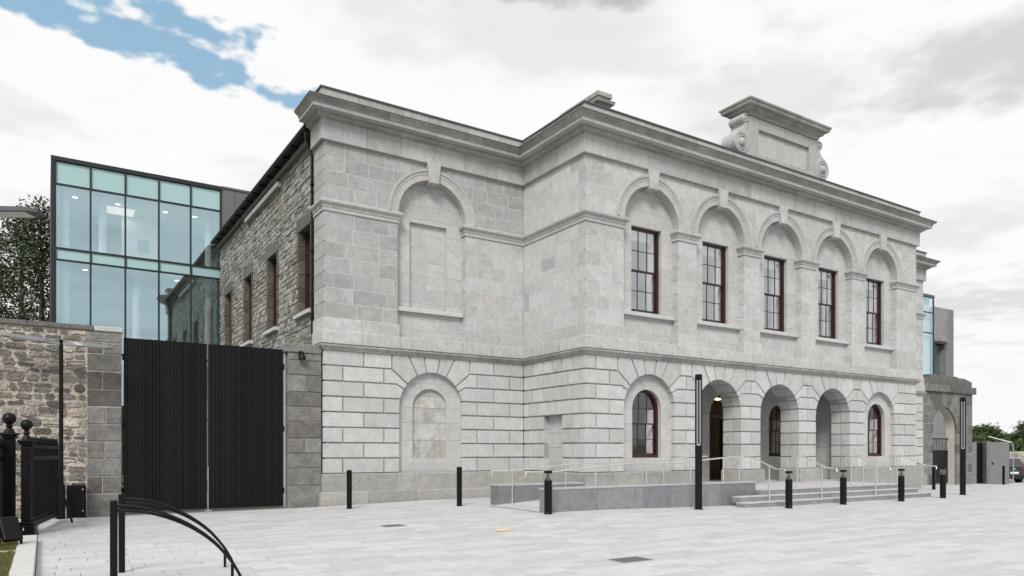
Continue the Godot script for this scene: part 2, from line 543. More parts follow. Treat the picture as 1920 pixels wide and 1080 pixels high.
# ------------------------------------------------------------------ sky
func make_sky() -> ImageTexture:
	var W := 4096
	var H := 2048
	var a := FastNoiseLite.new()
	a.seed = 5; a.frequency = 0.5; a.fractal_octaves = 5
	var b := FastNoiseLite.new()
	b.seed = 9; b.frequency = 3.2; b.fractal_octaves = 5; b.fractal_gain = 0.55
	var c := FastNoiseLite.new()
	c.seed = 14; c.frequency = 0.9; c.fractal_octaves = 4
	var curve := [[-1.5, 1.42, 0.05], [-1.2, 1.56, 0.045], [-1.02, 1.62, 0.08], [-0.9, 1.70, 0.125], [-0.81, 1.82, 0.12], [-0.72, 1.96, 0.07], [-0.62, 2.12, 0.012]]
	var grey := [[0.03, 1.60, 0.30, 0.10, 0.95], [1.2, 1.85, 0.32, 0.3, 0.55], [0.75, 2.1, 0.3, 0.35, 0.35], [-2.2, 4.2, 0.8, 0.8, 0.3], [3.0, 5.0, 1.0, 0.8, 0.45]]
	var px := PackedFloat32Array()
	px.resize(W * H * 3)
	for j in H:
		var el := PI / 2 - PI * (j + 0.5) / H
		var y := sin(el)
		var flat := cos(el)
		for i in W:
			var o := (j * W + i) * 3
			if y < -0.02:
				px[o] = 0.25; px[o + 1] = 0.25; px[o + 2] = 0.245
				continue
			var th := TAU * (i + 0.5) / W
			var x := sin(th) * flat
			var z := -cos(th) * flat
			var k := 1.0 / maxf(y, 0.07)
			var p := Vector2((x * 0.84115 + z * 0.54081) * k, (x * 0.54081 - z * 0.84115) * k)
			var fine := b.get_noise_2d(p.x, p.y)
			var big := a.get_noise_2d(p.x, p.y)
			var mid := c.get_noise_2d(p.x, p.y)
			# the opening in the clouds
			var open := -1.0
			if p.x > -2.2 and p.x < -0.3 and p.y > 1.0 and p.y < 2.5:
				for s in curve.size() - 1:
					var p0 := Vector2(curve[s][0], curve[s][1])
					var p1 := Vector2(curve[s + 1][0], curve[s + 1][1])
					var f := clampf((p - p0).dot(p1 - p0) / (p1 - p0).length_squared(), 0, 1)
					open = maxf(open, lerpf(curve[s][2], curve[s + 1][2], f) - p.distance_to(p0.lerp(p1, f)))
				open += 0.26 * fine + 0.05 * b.get_noise_2d(p.x * 2.6 + 7.0, p.y * 2.6) + 0.025
			open = maxf(open, (big - 0.72) * 1.2 + 0.12 * fine)
			var blue := smoothstep(-0.012, 0.07, open)
			var edge := smoothstep(-0.2, -0.02, open)
			var shade := 0.16 * smoothstep(0.0, 0.5, mid + 0.35 * fine)
			for g in grey:
				var d := Vector2((p.x - g[0]) / g[2], (p.y - g[1]) / g[3]).length() + 0.9 * fine + 0.5 * mid
				shade = maxf(shade, g[4] * 0.55 * (1.0 - smoothstep(0.15, 1.25, d)))
			shade *= 1.0 - 0.7 * edge
			var v := 0.51 * (1.0 - shade) * (1.0 + 0.03 * fine)
			var col := Vector3(v, v * (1.0 + 0.02 * shade), v * (1.0 + 0.07 * shade))
			var up := clampf(y, 0, 1)
			var sky := Vector3(0.09, 0.195, 0.3).lerp(Vector3(0.25, 0.36, 0.44), pow(1.0 - up, 2.0))
			col = col.lerp(sky, blue * 0.94)
			var haze := maxf(pow(1.0 - clampf(y, 0, 1), 9.0) * 0.6, 1.0 - smoothstep(0.06, 0.15, y))
			col = col.lerp(Vector3(0.49, 0.497, 0.503), haze)
			px[o] = col.x; px[o + 1] = col.y; px[o + 2] = col.z
	return ImageTexture.create_from_image(Image.create_from_data(W, H, false, Image.FORMAT_RGBF, px.to_byte_array()))

func _ready() -> void:
	rng.seed = 20240
	# camera: level, with the lens shifted up
	var cam := Camera3D.new()
	cam.name = "camera"
	cam.position = CAM
	cam.rotation.y = deg_to_rad(-32.738)
	cam.near = 0.1
	cam.far = 1500.0
	cam.projection = Camera3D.PROJECTION_FRUSTUM
	cam.size = 0.1 * 1080.0 / 1364.14
	cam.frustum_offset = Vector2(0, 0.1 * (846.55 - 540.0) / 1364.14)
	add_child(cam)
	cam.current = true
	# a bright, mostly clouded sky
	var env := Environment.new()
	env.background_mode = Environment.BG_SKY
	var sm := PanoramaSkyMaterial.new()
	sm.panorama = make_sky()
	env.sky = Sky.new()
	env.sky.sky_material = sm
	env.ambient_light_source = Environment.AMBIENT_SOURCE_SKY
	env.tonemap_mode = Environment.TONE_MAPPER_LINEAR
	env.tonemap_exposure = 1.92
	env.sdfgi_enabled = true
	env.ssao_enabled = true
	env.ssil_enabled = true
	var we := WorldEnvironment.new()
	we.environment = env
	add_child(we)
	# the sun behind cloud, high on the left behind the camera
	var sun := DirectionalLight3D.new()
	sun.name = "sun"
	sun.light_energy = 0.5
	sun.light_color = Color(1.0, 0.99, 0.975)
	sun.light_angular_distance = 20.0
	sun.shadow_enabled = true
	add_child(sun)
	sun.look_at_from_position(Vector3(-6.0, 8.8, 6.6), Vector3.ZERO)

	materials()
	ground_and_paving()
	courthouse()
	rubble_side()
	boundary_wall_and_gate()
	glazed_extension()
	right_building()
	gateway()
	ramp_and_steps()
	street_furniture()
	left_corner()
	far_right()
	trees()

# ------------------------------------------------------------------ ground
func ground_and_paving() -> void:
	var g := MB.new()
	for i in 24:                                     # land that reaches the horizon, falling away on the right
		for j in 24:
			var e := [-600.0, -300.0, -150.0, -90.0, -60.0, -45.0, -35.0, -28.0, -22.0, -18.0, -14.0, -8.0, 0.0, 8.0, 14.0, 20.0, 30.0, 45.0, 60.0, 80.0, 120.0, 180.0, 300.0, 450.0, 700.0]
			var q := []
			for k in [[0, 1], [1, 1], [1, 0], [0, 0]]:
				var x: float = e[i + k[0]]
				var z: float = e[j + k[1]]
				var y := -0.22
				if x > 14: y += -0.0165 * minf(x - 14.0, 70.0) - 0.008 * maxf(0.0, x - 84.0)
				q.append(Vector3(x, maxf(y, -6.0), z))
			g.quad(q[0], q[1], q[2], q[3])
	structure("ground", g, M.field_green)
	var plaza := structure("plaza", _plaza_bed(), M.bed)
	# slabs laid in courses along the front
	var rest := {}
	var list := []
	var z := 16.4
	while z > -4.6:
		var dz := 0.3
		var x := -13.855 - rng.randf_range(0.0, 0.4)
		if z - dz < -3.46: x = -20.0
		while x < 46.0:
			var l := 0.6 if rng.randf() < 0.6 else 0.9
			var x0 := maxf(x, -13.855)
			var x1 := x + l
			x = x1
			if x1 - x0 < 0.12: continue
			var cxm := (x0 + x1) / 2
			var czm := z - dz / 2
			if z - dz < -3.3 and cxm < 25.5: continue             # walls
			if cxm > 0.3 and cxm < 18.2 and czm < 0.0: continue
			if cxm > -2.9 and cxm < 3.7 and czm < 2.4 and czm > 0.6: continue
			if cxm > 4.4 and cxm < 12.0 and czm < 2.9: continue
			list.append([x0, x1, z - dz, z])
		z -= dz
	var near := []
	for s in list:
		var c := Vector3((s[0] + s[1]) / 2, 0, (s[2] + s[3]) / 2)
		var d := c - CAM
		var w := d.x * 0.54081 - d.z * 0.84115
		var r := d.x * 0.84115 + d.z * 0.54081
		var in_view := w > 9.0 and absf(r) < w * 0.72
		near.append([w if in_view else w + 500.0 + absf(r) * 9.0, s])
	near.sort_custom(func(p, q): return p[0] < q[0])
	var k := 0
	for e in near:
		var s: Array = e[1]
		var cx: float = (s[0] + s[1]) / 2.0
		var cz: float = (s[2] + s[3]) / 2.0
		var h := gy(cx, cz)
		var gx := (gy(cx + 0.1, cz) - gy(cx - 0.1, cz)) / 0.2
		var gz := (gy(cx, cz + 0.1) - gy(cx, cz - 0.1)) / 0.2
		var t := Transform3D(Basis(Vector3(1, gx, 0), Vector3(0, 1, 0), Vector3(0, gz, 1)), Vector3(cx, h + rng.randf_range(-0.0015, 0.0015), cz))
		var hx: float = (s[1] - s[0]) / 2.0 - 0.005
		var hz: float = (s[3] - s[2]) / 2.0 - 0.005
		var m := any_of(M.slab)
		if k < 300:
			var mb := MB.new()
			mb.cbox(Vector3(-hx, -0.05, -hz), Vector3(hx, 0.0, hz), 0.003)
			part(plaza, "paving_slab", mb, m, t)
		else:
			var mb: MB = put_in(rest, m)
			var q := []
			for c in [[-1, 1], [1, 1], [1, -1], [-1, -1]]:
				q.append([t * Vector3(hx * c[0], 0, hz * c[1]), t * Vector3(hx * c[0], -0.02, hz * c[1])])
			mb.quad(q[0][0], q[1][0], q[2][0], q[3][0])
			for c in 4:
				mb.quad(q[c][1], q[(c + 1) % 4][1], q[(c + 1) % 4][0], q[c][0])
		k += 1
	many(plaza, "far_paving", rest)

func _plaza_bed() -> MB:
	var b := MB.new()
	var xs := [-24.0, -14.0]
	for i in 40: xs.append(-13.0 + i * 0.75)
	xs.append_array([20.0, 30.0, 47.0])
	var zs := [-9.0]
	for i in 22: zs.append(-5.0 + i * 1.0)
	zs.append(40.0)
	for i in xs.size() - 1:
		for j in zs.size() - 1:
			var q := []
			for k in [[0, 1], [1, 1], [1, 0], [0, 0]]:
				var x: float = xs[i + k[0]]
				var z: float = zs[j + k[1]]
				q.append(Vector3(x, gy(x, z) - 0.008, z))
			b.quad(q[0], q[1], q[2], q[3])
	return b

# ------------------------------------------------------------------ courthouse
const CU := [2.735, 5.9975, 9.26, 12.5225, 15.785]    # upper bays
const CL := [2.67, 5.935, 9.2, 12.465, 15.73]         # lower bays
const UH := 1.18                                       # half width of an upper recess
const LH := 1.115                                      # half width of a lower arch
const WU := -3.445                                     # the wing's niches
const WL := -3.46
const SPR := 2.97                                      # springing of the lower arches
const SPU := 8.94

func ray_pt(c: float, deg: float, v: float) -> Vector2:
	return Vector2(c + tan(deg_to_rad(deg)) * (v - SPR), v)

func rusticated(ch: Node3D, t: Transform3D, centres: Array, rows_a: Array, rows_b: Array, porch: Array, zb: float, corner_u: float, side_a: float, side_b: float) -> void:
	# eight channelled courses with arches; rows_a / rows_b: joints of odd and even courses counted from the top
	var gap := 0.042
	for i in 8:
		var v1 := 4.57 - 0.4525 * i
		var v0 := v1 - 0.4525
		var even := i % 2 == 1
		var cuts := []
		for c in centres:
			cuts.append(arch_poly(c, LH - 0.02, -0.6, SPR))
			if i == 0: cuts.append(rect(c - 1.36, 4.0, c + 1.36, 4.7))
			if i == 1: cuts.append(PackedVector2Array([Vector2(c, SPR), ray_pt(c, 50, 4.3), ray_pt(c, -50, 4.3)]))
			if i == 2: cuts.append(PackedVector2Array([Vector2(c, SPR), ray_pt(c, 60, 3.75), ray_pt(c, -60, 3.75)]))
		var js: Array = rows_b if even else rows_a
		for j in js.size() - 1:
			for p in cut_all(rect(js[j], v0, js[j + 1], v1), cuts):
				var poly: PackedVector2Array = p
				if i == 1:                              # stones that turn down to the arch
					for c in centres:
						for s in [-1.0, 1.0]:
							var ext := PackedVector2Array()
							for d in [51.0, 54.0, 57.0, 60.0]:
								ext.append(Vector2(c + s * sin(deg_to_rad(d)) * (LH - 0.02), SPR + cos(deg_to_rad(d)) * (LH - 0.02)))
							ext.append(ray_pt(c, 60 * s, v0 + 0.001))
							ext.append(ray_pt(c, 52 * s, v0 + 0.08))
							var un := Geometry2D.merge_polygons(poly, ccw(ext))
							if un.size() == 1: poly = un[0]
				var depth := zb
				if corner_u < 900.0 and j == 0: depth = -(side_b if even else side_a) + gap / 2
				block(ch, "rusticated_block", t, poly, gap, depth, rng.randf_range(-0.004, 0.004), 0.008, any_of(M.rust))
				var near := false
				for c in porch:                         # the deeper second stone of the porch jambs
					for q in poly:
						if absf(absf(q.x - c) - LH) < 0.06 and q.y < SPR + 0.3: near = true
				if near: block(ch, "jamb_block", t, poly, gap, -0.83, -0.44, 0.008, any_of(M.rust))
	for c in centres:
		var ang := [-50.0, -27.0, -10.0, 10.0, 27.0, 50.0]
		for k in 5:
			var sec := PackedVector2Array([Vector2(c, SPR), ray_pt(c, ang[k + 1], 6.5), ray_pt(c, ang[k], 6.5)])
			for p in Geometry2D.intersect_polygons(ccw(sec), rect(c - 1.36, 3.0, c + 1.36, 4.57)):
				for q in cut_all(p, [arch_poly(c, LH - 0.02, -0.6, SPR, 36)]):
					block(ch, "voussoir", t, q, gap, zb, rng.randf_range(-0.003, 0.005), 0.008, any_of(M.rust))
					if c in porch: block(ch, "inner_voussoir", t, q, gap, -0.83, -0.44, 0.008, any_of(M.rust))

func courthouse() -> void:
	var ch := thing("courthouse", "pale grey limestone courthouse with arched porch, tall red sash windows and heavy cornice", "courthouse")
	var F := front_at(0)
	var WF := front_at(ZW)
	var R := left_at(0)
	# --- solid wall behind the stones
	var core := MB.new()
	var low := rect(0.06, -0.6, XR, 4.6)
	var cuts := []
	for c in CL: cuts.append(arch_poly(c, LH + 0.03, -0.9, SPR))
	for p in cut_all(low, cuts): prism(core, p, -0.8, -0.045, 0, true)
	part(ch, "wall_core", core, M.groove)
	core = MB.new()
	cuts = []
	for c in CU: cuts.append(arch_poly(c, UH + 0.022, 4.9, SPU))
	for p in cut_all(rect(0.06, 5.08, XR, 11.3), cuts): prism(core, p, -0.6, -0.003, 0, true)
	core.box(Vector3(0.06, 4.55, -0.6), Vector3(XR, 5.07, -0.004))
	part(ch, "wall_core", core, M.mortar)
	core = MB.new()
	for p in cut_all(rect(XL + 0.06, -0.6, -0.003, 4.6), [arch_poly(WL, LH + 0.03, -0.9, SPR)]): prism(core, p, -0.8, -0.045, 0, true, WF)
	part(ch, "wall_core", core, M.groove)
	core = MB.new()
	for p in cut_all(rect(XL + 0.06, 5.08, -0.003, 11.3), [arch_poly(WU, UH + 0.022, 4.9, SPU)]): prism(core, p, -0.6, -0.003, 0, true, WF)
	core.box(Vector3(XL + 0.06, 4.55, ZW - 0.6), Vector3(-0.003, 5.07, ZW - 0.004))
	part(ch, "wall_core", core, M.mortar)
	core = MB.new()
	for p in cut_all(rect(ZW, -0.6, -0.06, 4.6), [rect(-2.2, -0.9, -1.19, 2.77)]): prism(core, p, -0.6, -0.045, 0, true, R)
	part(ch, "wall_core", core, M.groove)
	core = MB.new()
	prism(core, rect(ZW, 4.55, -0.06, 11.3), -0.6, -0.003, 0, true, R)
	part(ch, "wall_core", core, M.mortar)
	# right return and right wing, roof and floors that close the building
	core = MB.new()
	core.box(Vector3(XR - 0.6, -0.6, ZW - 0.6), Vector3(XR - 0.003, 11.3, -0.61))
	core.box(Vector3(XR - 0.1, -0.8, ZW - 0.6), Vector3(XRR - 0.06, 4.6, ZW - 0.035))
	core.box(Vector3(XR - 0.1, 4.55, ZW - 0.6), Vector3(XRR - 0.06, 11.3, ZW - 0.006))
	core.box(Vector3(XRR - 0.6, -0.8, -19.0), Vector3(XRR - 0.04, 11.3, ZW - 0.6))
	part(ch, "wall_core", core, M.groove)
	core = MB.new()
	core.box(Vector3(XL + 0.2, 11.32, -19.0), Vector3(XRR - 0.2, 11.55, ZW - 0.3))
	core.box(Vector3(0.3, 11.32, ZW - 0.3), Vector3(XR - 0.3, 11.55, -0.2))
	core.box(Vector3(XL + 0.2, -0.4, -19.0), Vector3(XRR - 0.2, 11.3, -18.7))
	part(ch, "roof_deck", core, M.slate)
	core = MB.new()
	core.box(Vector3(XL + 0.7, 4.75, -18.6), Vector3(XRR - 0.7, 5.0, ZW - 0.65))
	core.box(Vector3(0.62, 4.75, ZW - 0.65), Vector3(XR - 0.62, 5.0, -0.62))
	core.box(Vector3(XL + 0.7, 0.2, -18.6), Vector3(XRR - 0.7, 0.44, ZW - 0.65))
	core.box(Vector3(0.62, 0.2, ZW - 0.65), Vector3(XR - 0.62, 0.44, -2.9))
	core.box(Vector3(0.62, 0.2, -2.9), Vector3(4.0, 0.44, -0.62))
	core.box(Vector3(14.4, 0.2, -2.9), Vector3(XR - 0.62, 0.44, -0.62))
	part(ch, "floor_slab", core, M.boards)
	core = MB.new()
	core.box(Vector3(0.62, 5.0, -5.2), Vector3(XR - 0.62, 11.3, -5.0))
	core.box(Vector3(XL + 0.7, 5.0, -8.2), Vector3(-0.6, 11.3, -8.0))
	part(ch, "inner_wall", core, M.plaster)
	# --- ground floor stones
	var e := 0.025
	var ra := [-e, 0.43, 6.0, 9.2, 12.4, 17.6, XR + e]
	var rb := [-e, 0.97, (CL[0] + CL[1]) / 2, (CL[1] + CL[2]) / 2, (CL[2] + CL[3]) / 2, (CL[3] + CL[4]) / 2, 17.25, XR + e]
	rusticated(ch, F, CL, ra, rb, [CL[1], CL[2], CL[3]], -0.395, 0.0, 0.64, 0.3)
	rusticated(ch, WF, [WL], [XL - e, -5.72, -1.18, 0.02], [XL - e, -6.37, -5.08, -1.82, -0.56, 0.02], [], -0.42, XL, 0.86, 0.86)
	for i in 8:                                         # the return between wing and front
		var v1 := 4.57 - 0.4525 * i
		var js := [ZW - 0.02, -2.81, -2.19, -1.72, -1.19, -0.64] if i % 2 == 0 else [ZW - 0.02, -3.06, -2.52, -1.94, -1.5, -0.87, -0.3]
		row_blocks(ch, "rusticated_block", R, v1 - 0.4525, v1, js, [rect(-2.17, -0.9, -1.22, 2.76)], 0.05, -0.42, 0.0, 0.008, M.rust, 0.004)
		js = [22.6, 23.5, 24.6, XRR + e] if i % 2 == 0 else [22.6, 24.1, 25.0, XRR + e]
		row_blocks(ch, "rusticated_block", WF, v1 - 0.4525, v1, js, [], 0.05, -0.8, 0.0, 0.008, M.rust, 0.003)
	# blocked doorway in the return
	var dv := [0.4, 0.98, 1.72, 2.2, 2.8]
	for i in 4: row_blocks(ch, "panel_stone", R, dv[i], dv[i + 1], [-2.3, -1.6, -1.1] if i > 1 else [-2.3, -1.1], [], 0.008, -0.5, -0.22, 0.003, M.panel, 0.002)
	# blind lower bays
	for b in [[CL[0], F, -0.19], [CL[4], F, -0.19], [WL, WF, -0.16]]:
		var c: float = b[0]
		var is_wing: bool = b[2] > -0.17
		var hole := arch_poly(c + (0.0 if is_wing else 0.03), 0.6 if is_wing else 0.63, 1.4, 2.98, 14)
		var v := 0.42
		var rows := [0.42, 0.95, 1.39, 1.95, 2.5, 2.98, 3.35, 3.75, 4.25]
		for i in rows.size() - 1:
			row_blocks(ch, "panel_stone", b[1], rows[i], rows[i + 1], [c - 1.25, c - 0.3 + 0.4 * (i % 2), c + 1.25], [hole], 0.003, -0.5, b[2], 0.003, M.panel, 0.0)
		if is_wing:
			for i in range(2, rows.size() - 1):
				row_blocks(ch, "panel_stone", WF, rows[i], rows[i + 1], [c - 0.75, c - 0.1 + 0.3 * (i % 2), c + 0.75], [], 0.006, -0.6, -0.25, 0.003, M.roughpanel, 0.003)
		else:
			sash_window(ch, b[1], c + 0.03, 1.38, 2.98, 0.63, true, b[2] - 0.14)
	# --- plinths
	var pl := [[0.0, -0.5], [0.13, -0.5], [0.13, 0.395], [0.05, 0.42], [0.0, 0.42]]
	var pu := [[0.0, 0.36], [0.05, 0.36], [0.05, 0.925], [0.02, 0.95], [0.0, 0.95]]
	var pb := [[0.0, 0.3], [0.1, 0.3], [0.1, 0.92], [0.05, 0.95], [0.0, 0.95]]
	var wing_path := [Vector2(XL, ZW - 0.86), Vector2(XL, ZW), Vector2(0, ZW), Vector2(0, 0), Vector2(CL[1] - LH, 0)]
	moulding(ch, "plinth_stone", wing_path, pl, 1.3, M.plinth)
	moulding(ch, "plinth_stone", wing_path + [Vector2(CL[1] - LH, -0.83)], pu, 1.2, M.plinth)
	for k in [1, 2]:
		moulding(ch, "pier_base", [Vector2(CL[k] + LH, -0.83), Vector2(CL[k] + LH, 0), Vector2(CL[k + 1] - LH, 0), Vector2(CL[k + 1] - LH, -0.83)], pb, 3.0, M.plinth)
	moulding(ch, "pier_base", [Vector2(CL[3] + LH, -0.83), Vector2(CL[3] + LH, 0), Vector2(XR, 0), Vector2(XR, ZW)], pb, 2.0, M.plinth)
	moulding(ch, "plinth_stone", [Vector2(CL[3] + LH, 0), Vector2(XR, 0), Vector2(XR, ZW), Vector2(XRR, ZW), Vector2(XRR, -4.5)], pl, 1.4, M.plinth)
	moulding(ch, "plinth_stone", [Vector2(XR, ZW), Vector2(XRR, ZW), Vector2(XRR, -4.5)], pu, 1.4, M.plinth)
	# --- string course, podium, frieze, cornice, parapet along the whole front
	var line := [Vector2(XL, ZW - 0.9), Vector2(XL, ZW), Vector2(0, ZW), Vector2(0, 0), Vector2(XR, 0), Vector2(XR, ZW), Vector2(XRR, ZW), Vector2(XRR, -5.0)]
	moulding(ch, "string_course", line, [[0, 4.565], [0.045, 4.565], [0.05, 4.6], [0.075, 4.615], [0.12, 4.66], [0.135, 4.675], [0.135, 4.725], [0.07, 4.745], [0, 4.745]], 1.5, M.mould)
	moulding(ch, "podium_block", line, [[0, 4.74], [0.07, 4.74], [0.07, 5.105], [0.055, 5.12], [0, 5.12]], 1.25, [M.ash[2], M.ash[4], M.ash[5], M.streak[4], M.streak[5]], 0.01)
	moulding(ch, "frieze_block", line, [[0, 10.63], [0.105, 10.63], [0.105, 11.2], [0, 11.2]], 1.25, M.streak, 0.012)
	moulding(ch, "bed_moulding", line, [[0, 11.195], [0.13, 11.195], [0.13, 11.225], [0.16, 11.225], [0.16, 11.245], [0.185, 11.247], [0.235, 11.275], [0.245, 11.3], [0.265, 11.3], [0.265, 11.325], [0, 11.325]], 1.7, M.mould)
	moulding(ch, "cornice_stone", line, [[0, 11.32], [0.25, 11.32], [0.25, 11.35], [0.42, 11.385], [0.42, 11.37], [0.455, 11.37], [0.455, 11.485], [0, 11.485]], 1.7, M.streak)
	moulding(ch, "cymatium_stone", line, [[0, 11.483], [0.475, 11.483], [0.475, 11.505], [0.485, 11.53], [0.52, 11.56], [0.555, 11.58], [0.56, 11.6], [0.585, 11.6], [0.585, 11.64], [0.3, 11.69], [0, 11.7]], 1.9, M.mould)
	moulding(ch, "lead_flashing", line, [[0.2, 11.71], [0.597, 11.643], [0.6, 11.625], [0.604, 11.65], [0.2, 11.72]], 2.2, [M.lead], 0.01)
	moulding(ch, "lead_flashing", line, [[0.05, 4.758], [0.142, 4.727], [0.142, 4.72], [0.146, 4.733], [0.05, 4.764]], 2.2, [M.lead], 0.01)
	moulding(ch, "parapet_block", line, [[-0.25, 11.66], [0.1, 11.66], [0.1, 12.11], [-0.25, 12.11]], 1.15, M.streak, 0.012)
	moulding(ch, "lead_capping", line, [[-0.28, 12.11], [0.14, 12.1], [0.14, 12.14], [-0.1, 12.16], [-0.28, 12.14]], 2.6, [M.lead], 0.01)
	# --- upper ashlar: piers, spandrels
	var gap := 0.016
	var recess := []
	for c in CU: recess.append(rect(c - UH, 5.0, c + UH, 9.1))
	var rings := []
	for c in CU: rings.append(arch_poly(c, 1.5, 8.0, SPU, 24))
	for i in 8:
		var v0 := 5.505 + i * (8.6 - 5.505) / 7.0
		var v1 := v0 + (8.6 - 5.505) / 7.0
		if i == 7:
			v0 = 8.6; v1 = 8.94
		var js := [-gap / 2, 0.55 + 0.4 * (i % 2) + rng.randf_range(-0.1, 0.1)]
		for k in 5:
			js.append(CU[k])
			if k < 4 and i % 2 == 1: js.append((CU[k] + CU[k + 1]) / 2 + rng.randf_range(-0.14, 0.14))
		js.append_array([17.5 + 0.35 * (i % 2), XR + gap / 2])
		_ashlar_row(ch, F, v0, v1, js, recess, gap, 0.35 + 0.4 * (i % 2), 0.0)
		# wing
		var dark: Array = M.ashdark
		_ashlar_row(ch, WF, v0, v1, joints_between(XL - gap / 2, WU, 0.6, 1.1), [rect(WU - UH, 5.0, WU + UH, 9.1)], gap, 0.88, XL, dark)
		_ashlar_row(ch, WF, v0, v1, joints_between(WU, 0.003, 0.7, 1.2), [rect(WU - UH, 5.0, WU + UH, 9.1)], gap, 0.35, 999.0)
		_ashlar_row(ch, R, v0, v1, joints_between(ZW - 0.003, -(0.35 + 0.4 * (i % 2)), 0.6, 1.1), [], gap, 0.35, 999.0, M.ashpale)
		row_blocks(ch, "ashlar_block", WF, v0, v1, [22.8, 24.2 + 0.3 * (i % 2), XRR + gap / 2], [], gap, -0.8, 0.0, 0.002, M.ash, 0.0015)
	for i in 4:
		var v0 := 8.94 + i * (10.63 - 8.94) / 4
		var v1 := v0 + (10.63 - 8.94) / 4
		_ashlar_row(ch, F, v0, v1, joints_between(-gap / 2, XR + gap / 2, 0.75, 1.3), rings, gap, 0.35 + 0.4 * (i % 2), 0.0)
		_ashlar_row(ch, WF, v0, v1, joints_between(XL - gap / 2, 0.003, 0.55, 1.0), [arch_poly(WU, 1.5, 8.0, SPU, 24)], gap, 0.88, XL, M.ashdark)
		_ashlar_row(ch, R, v0, v1, joints_between(ZW - 0.003, -(0.35 + 0.4 * (i % 2)), 0.6, 1.1), [], gap, 0.35, 999.0, M.ashpale)
		row_blocks(ch, "ashlar_block", WF, v0, v1, [22.8, 24.2 + 0.3 * (i % 2), XRR + gap / 2], [], gap, -0.8, 0.0, 0.002, M.ash, 0.0015)
	# grey slate vents let into the return
	for q in [[-2.26, 7.5, -1.55, 7.86], [-3.3, 6.35, -3.02, 6.98]]:
		var mb := MB.new()
		prism(mb, rect(q[0], q[1], q[2], q[3]), -0.05, 0.004, 0.002)
		part(ch, "vent_cover", mb, mat(0.36, 0.38, 0.42, 0.6), R)
	# --- imposts
	var im := [[0, 8.6], [0.03, 8.6], [0.03, 8.7], [0.05, 8.715], [0.05, 8.77], [0.075, 8.785], [0.12, 8.84], [0.12, 8.9], [0.06, 8.94], [0, 8.945]]
	var runs := [[Vector2(XL, ZW - 0.9), Vector2(XL, ZW), Vector2(WU - UH, ZW), Vector2(WU - UH, ZW - 0.23)],
		[Vector2(WU + UH, ZW - 0.23), Vector2(WU + UH, ZW), Vector2(0, ZW), Vector2(0, 0), Vector2(CU[0] - UH, 0), Vector2(CU[0] - UH, -0.25)]]
	for k in 4: runs.append([Vector2(CU[k] + UH, -0.25), Vector2(CU[k] + UH, 0), Vector2(CU[k + 1] - UH, 0), Vector2(CU[k + 1] - UH, -0.25)])
	runs.append([Vector2(CU[4] + UH, -0.25), Vector2(CU[4] + UH, 0), Vector2(XR, 0), Vector2(XR, ZW), Vector2(XRR, ZW), Vector2(XRR, -5.0)])
	for r in runs:
		moulding(ch, "impost", r, im, 1.8, M.mouldpale)
		moulding(ch, "podium_block", r, [[0, 5.1], [0.035, 5.1], [0.035, 5.49], [0.02, 5.505], [0, 5.505]], 1.1, M.ash, 0.01)
	# --- arches, keystones, recess panels, windows
	for b in [[CU[0], 0.0], [CU[1], 0.0], [CU[2], 0.0], [CU[3], 0.0], [CU[4], 0.0], [WU, ZW]]:
		var c: float = b[0]
		var t := front_at(b[1])
		var on_wing: bool = b[1] < -1.0
		var dep := -0.24 if on_wing else -0.26
		var arch := MB.new()
		var prof := [[UH, dep - 0.1], [UH, 0.05], [UH + 0.17, 0.05], [UH + 0.18, 0.065], [UH + 0.24, 0.065], [UH + 0.27, 0.095], [UH + 0.335, 0.1], [UH + 0.345, 0.0], [UH + 0.345, -0.05]]
		for i in 28:
			var a0 := PI * i / 28
			var a1 := PI * (i + 1) / 28
			for j in prof.size() - 1:
				var q := []
				for k in [[a0, j], [a1, j], [a1, j + 1], [a0, j + 1]]:
					q.append(Vector3(c + cos(k[0]) * prof[k[1]][0], SPU + sin(k[0]) * prof[k[1]][0], prof[k[1]][1]))
				arch.quad(q[0], q[1], q[2], q[3])
		part(ch, "archivolt", arch, any_of(M.mouldpale), t)
		var key := MB.new()
		prism(key, PackedVector2Array([Vector2(c - 0.165, 10.02), Vector2(c + 0.165, 10.02), Vector2(c + 0.235, 10.66), Vector2(c - 0.235, 10.66)]), dep - 0.05, 0.14, 0.012, true)
		part(ch, "keystone", key, any_of(M.ash), t)
		var hole := rect(c - 0.64, 6.1, c + 0.68, 8.88) if not on_wing else rect(WU - 0.68, 6.08, WU + 0.62, 8.8)
		var v := 4.98
		var i := 0
		while v < 10.3:
			var h := 0.44
			row_blocks(ch, "panel_stone", t, v, v + h, [c - 1.3, c - 0.35 + 0.7 * (i % 2), c + 1.3], [hole], 0.003, dep - 0.14, dep, 0.002, M.panel, 0.001)
			if on_wing and v > 5.6 and v < 8.8:
				row_blocks(ch, "panel_stone", t, v, v + h, joints_between(WU - 0.75, WU + 0.75, 0.4, 0.8), [], 0.002, dep - 0.3, dep - 0.1, 0.002, M.panel, 0.003)
			v += h
			i += 1
		var sill := MB.new()
		prism(sill, rect(c - UH + 0.004, 5.955, c + UH - 0.004, 6.085), dep - 0.3, dep + 0.13, 0.01, true)
		part(ch, "sill", sill, any_of(M.ashpale), t)
		if not on_wing: sash_window(ch, t, c + 0.02, 6.085, 8.88, 0.66, false, dep - 0.13)
	porch(ch)
	tablet_and_chimneys(ch)

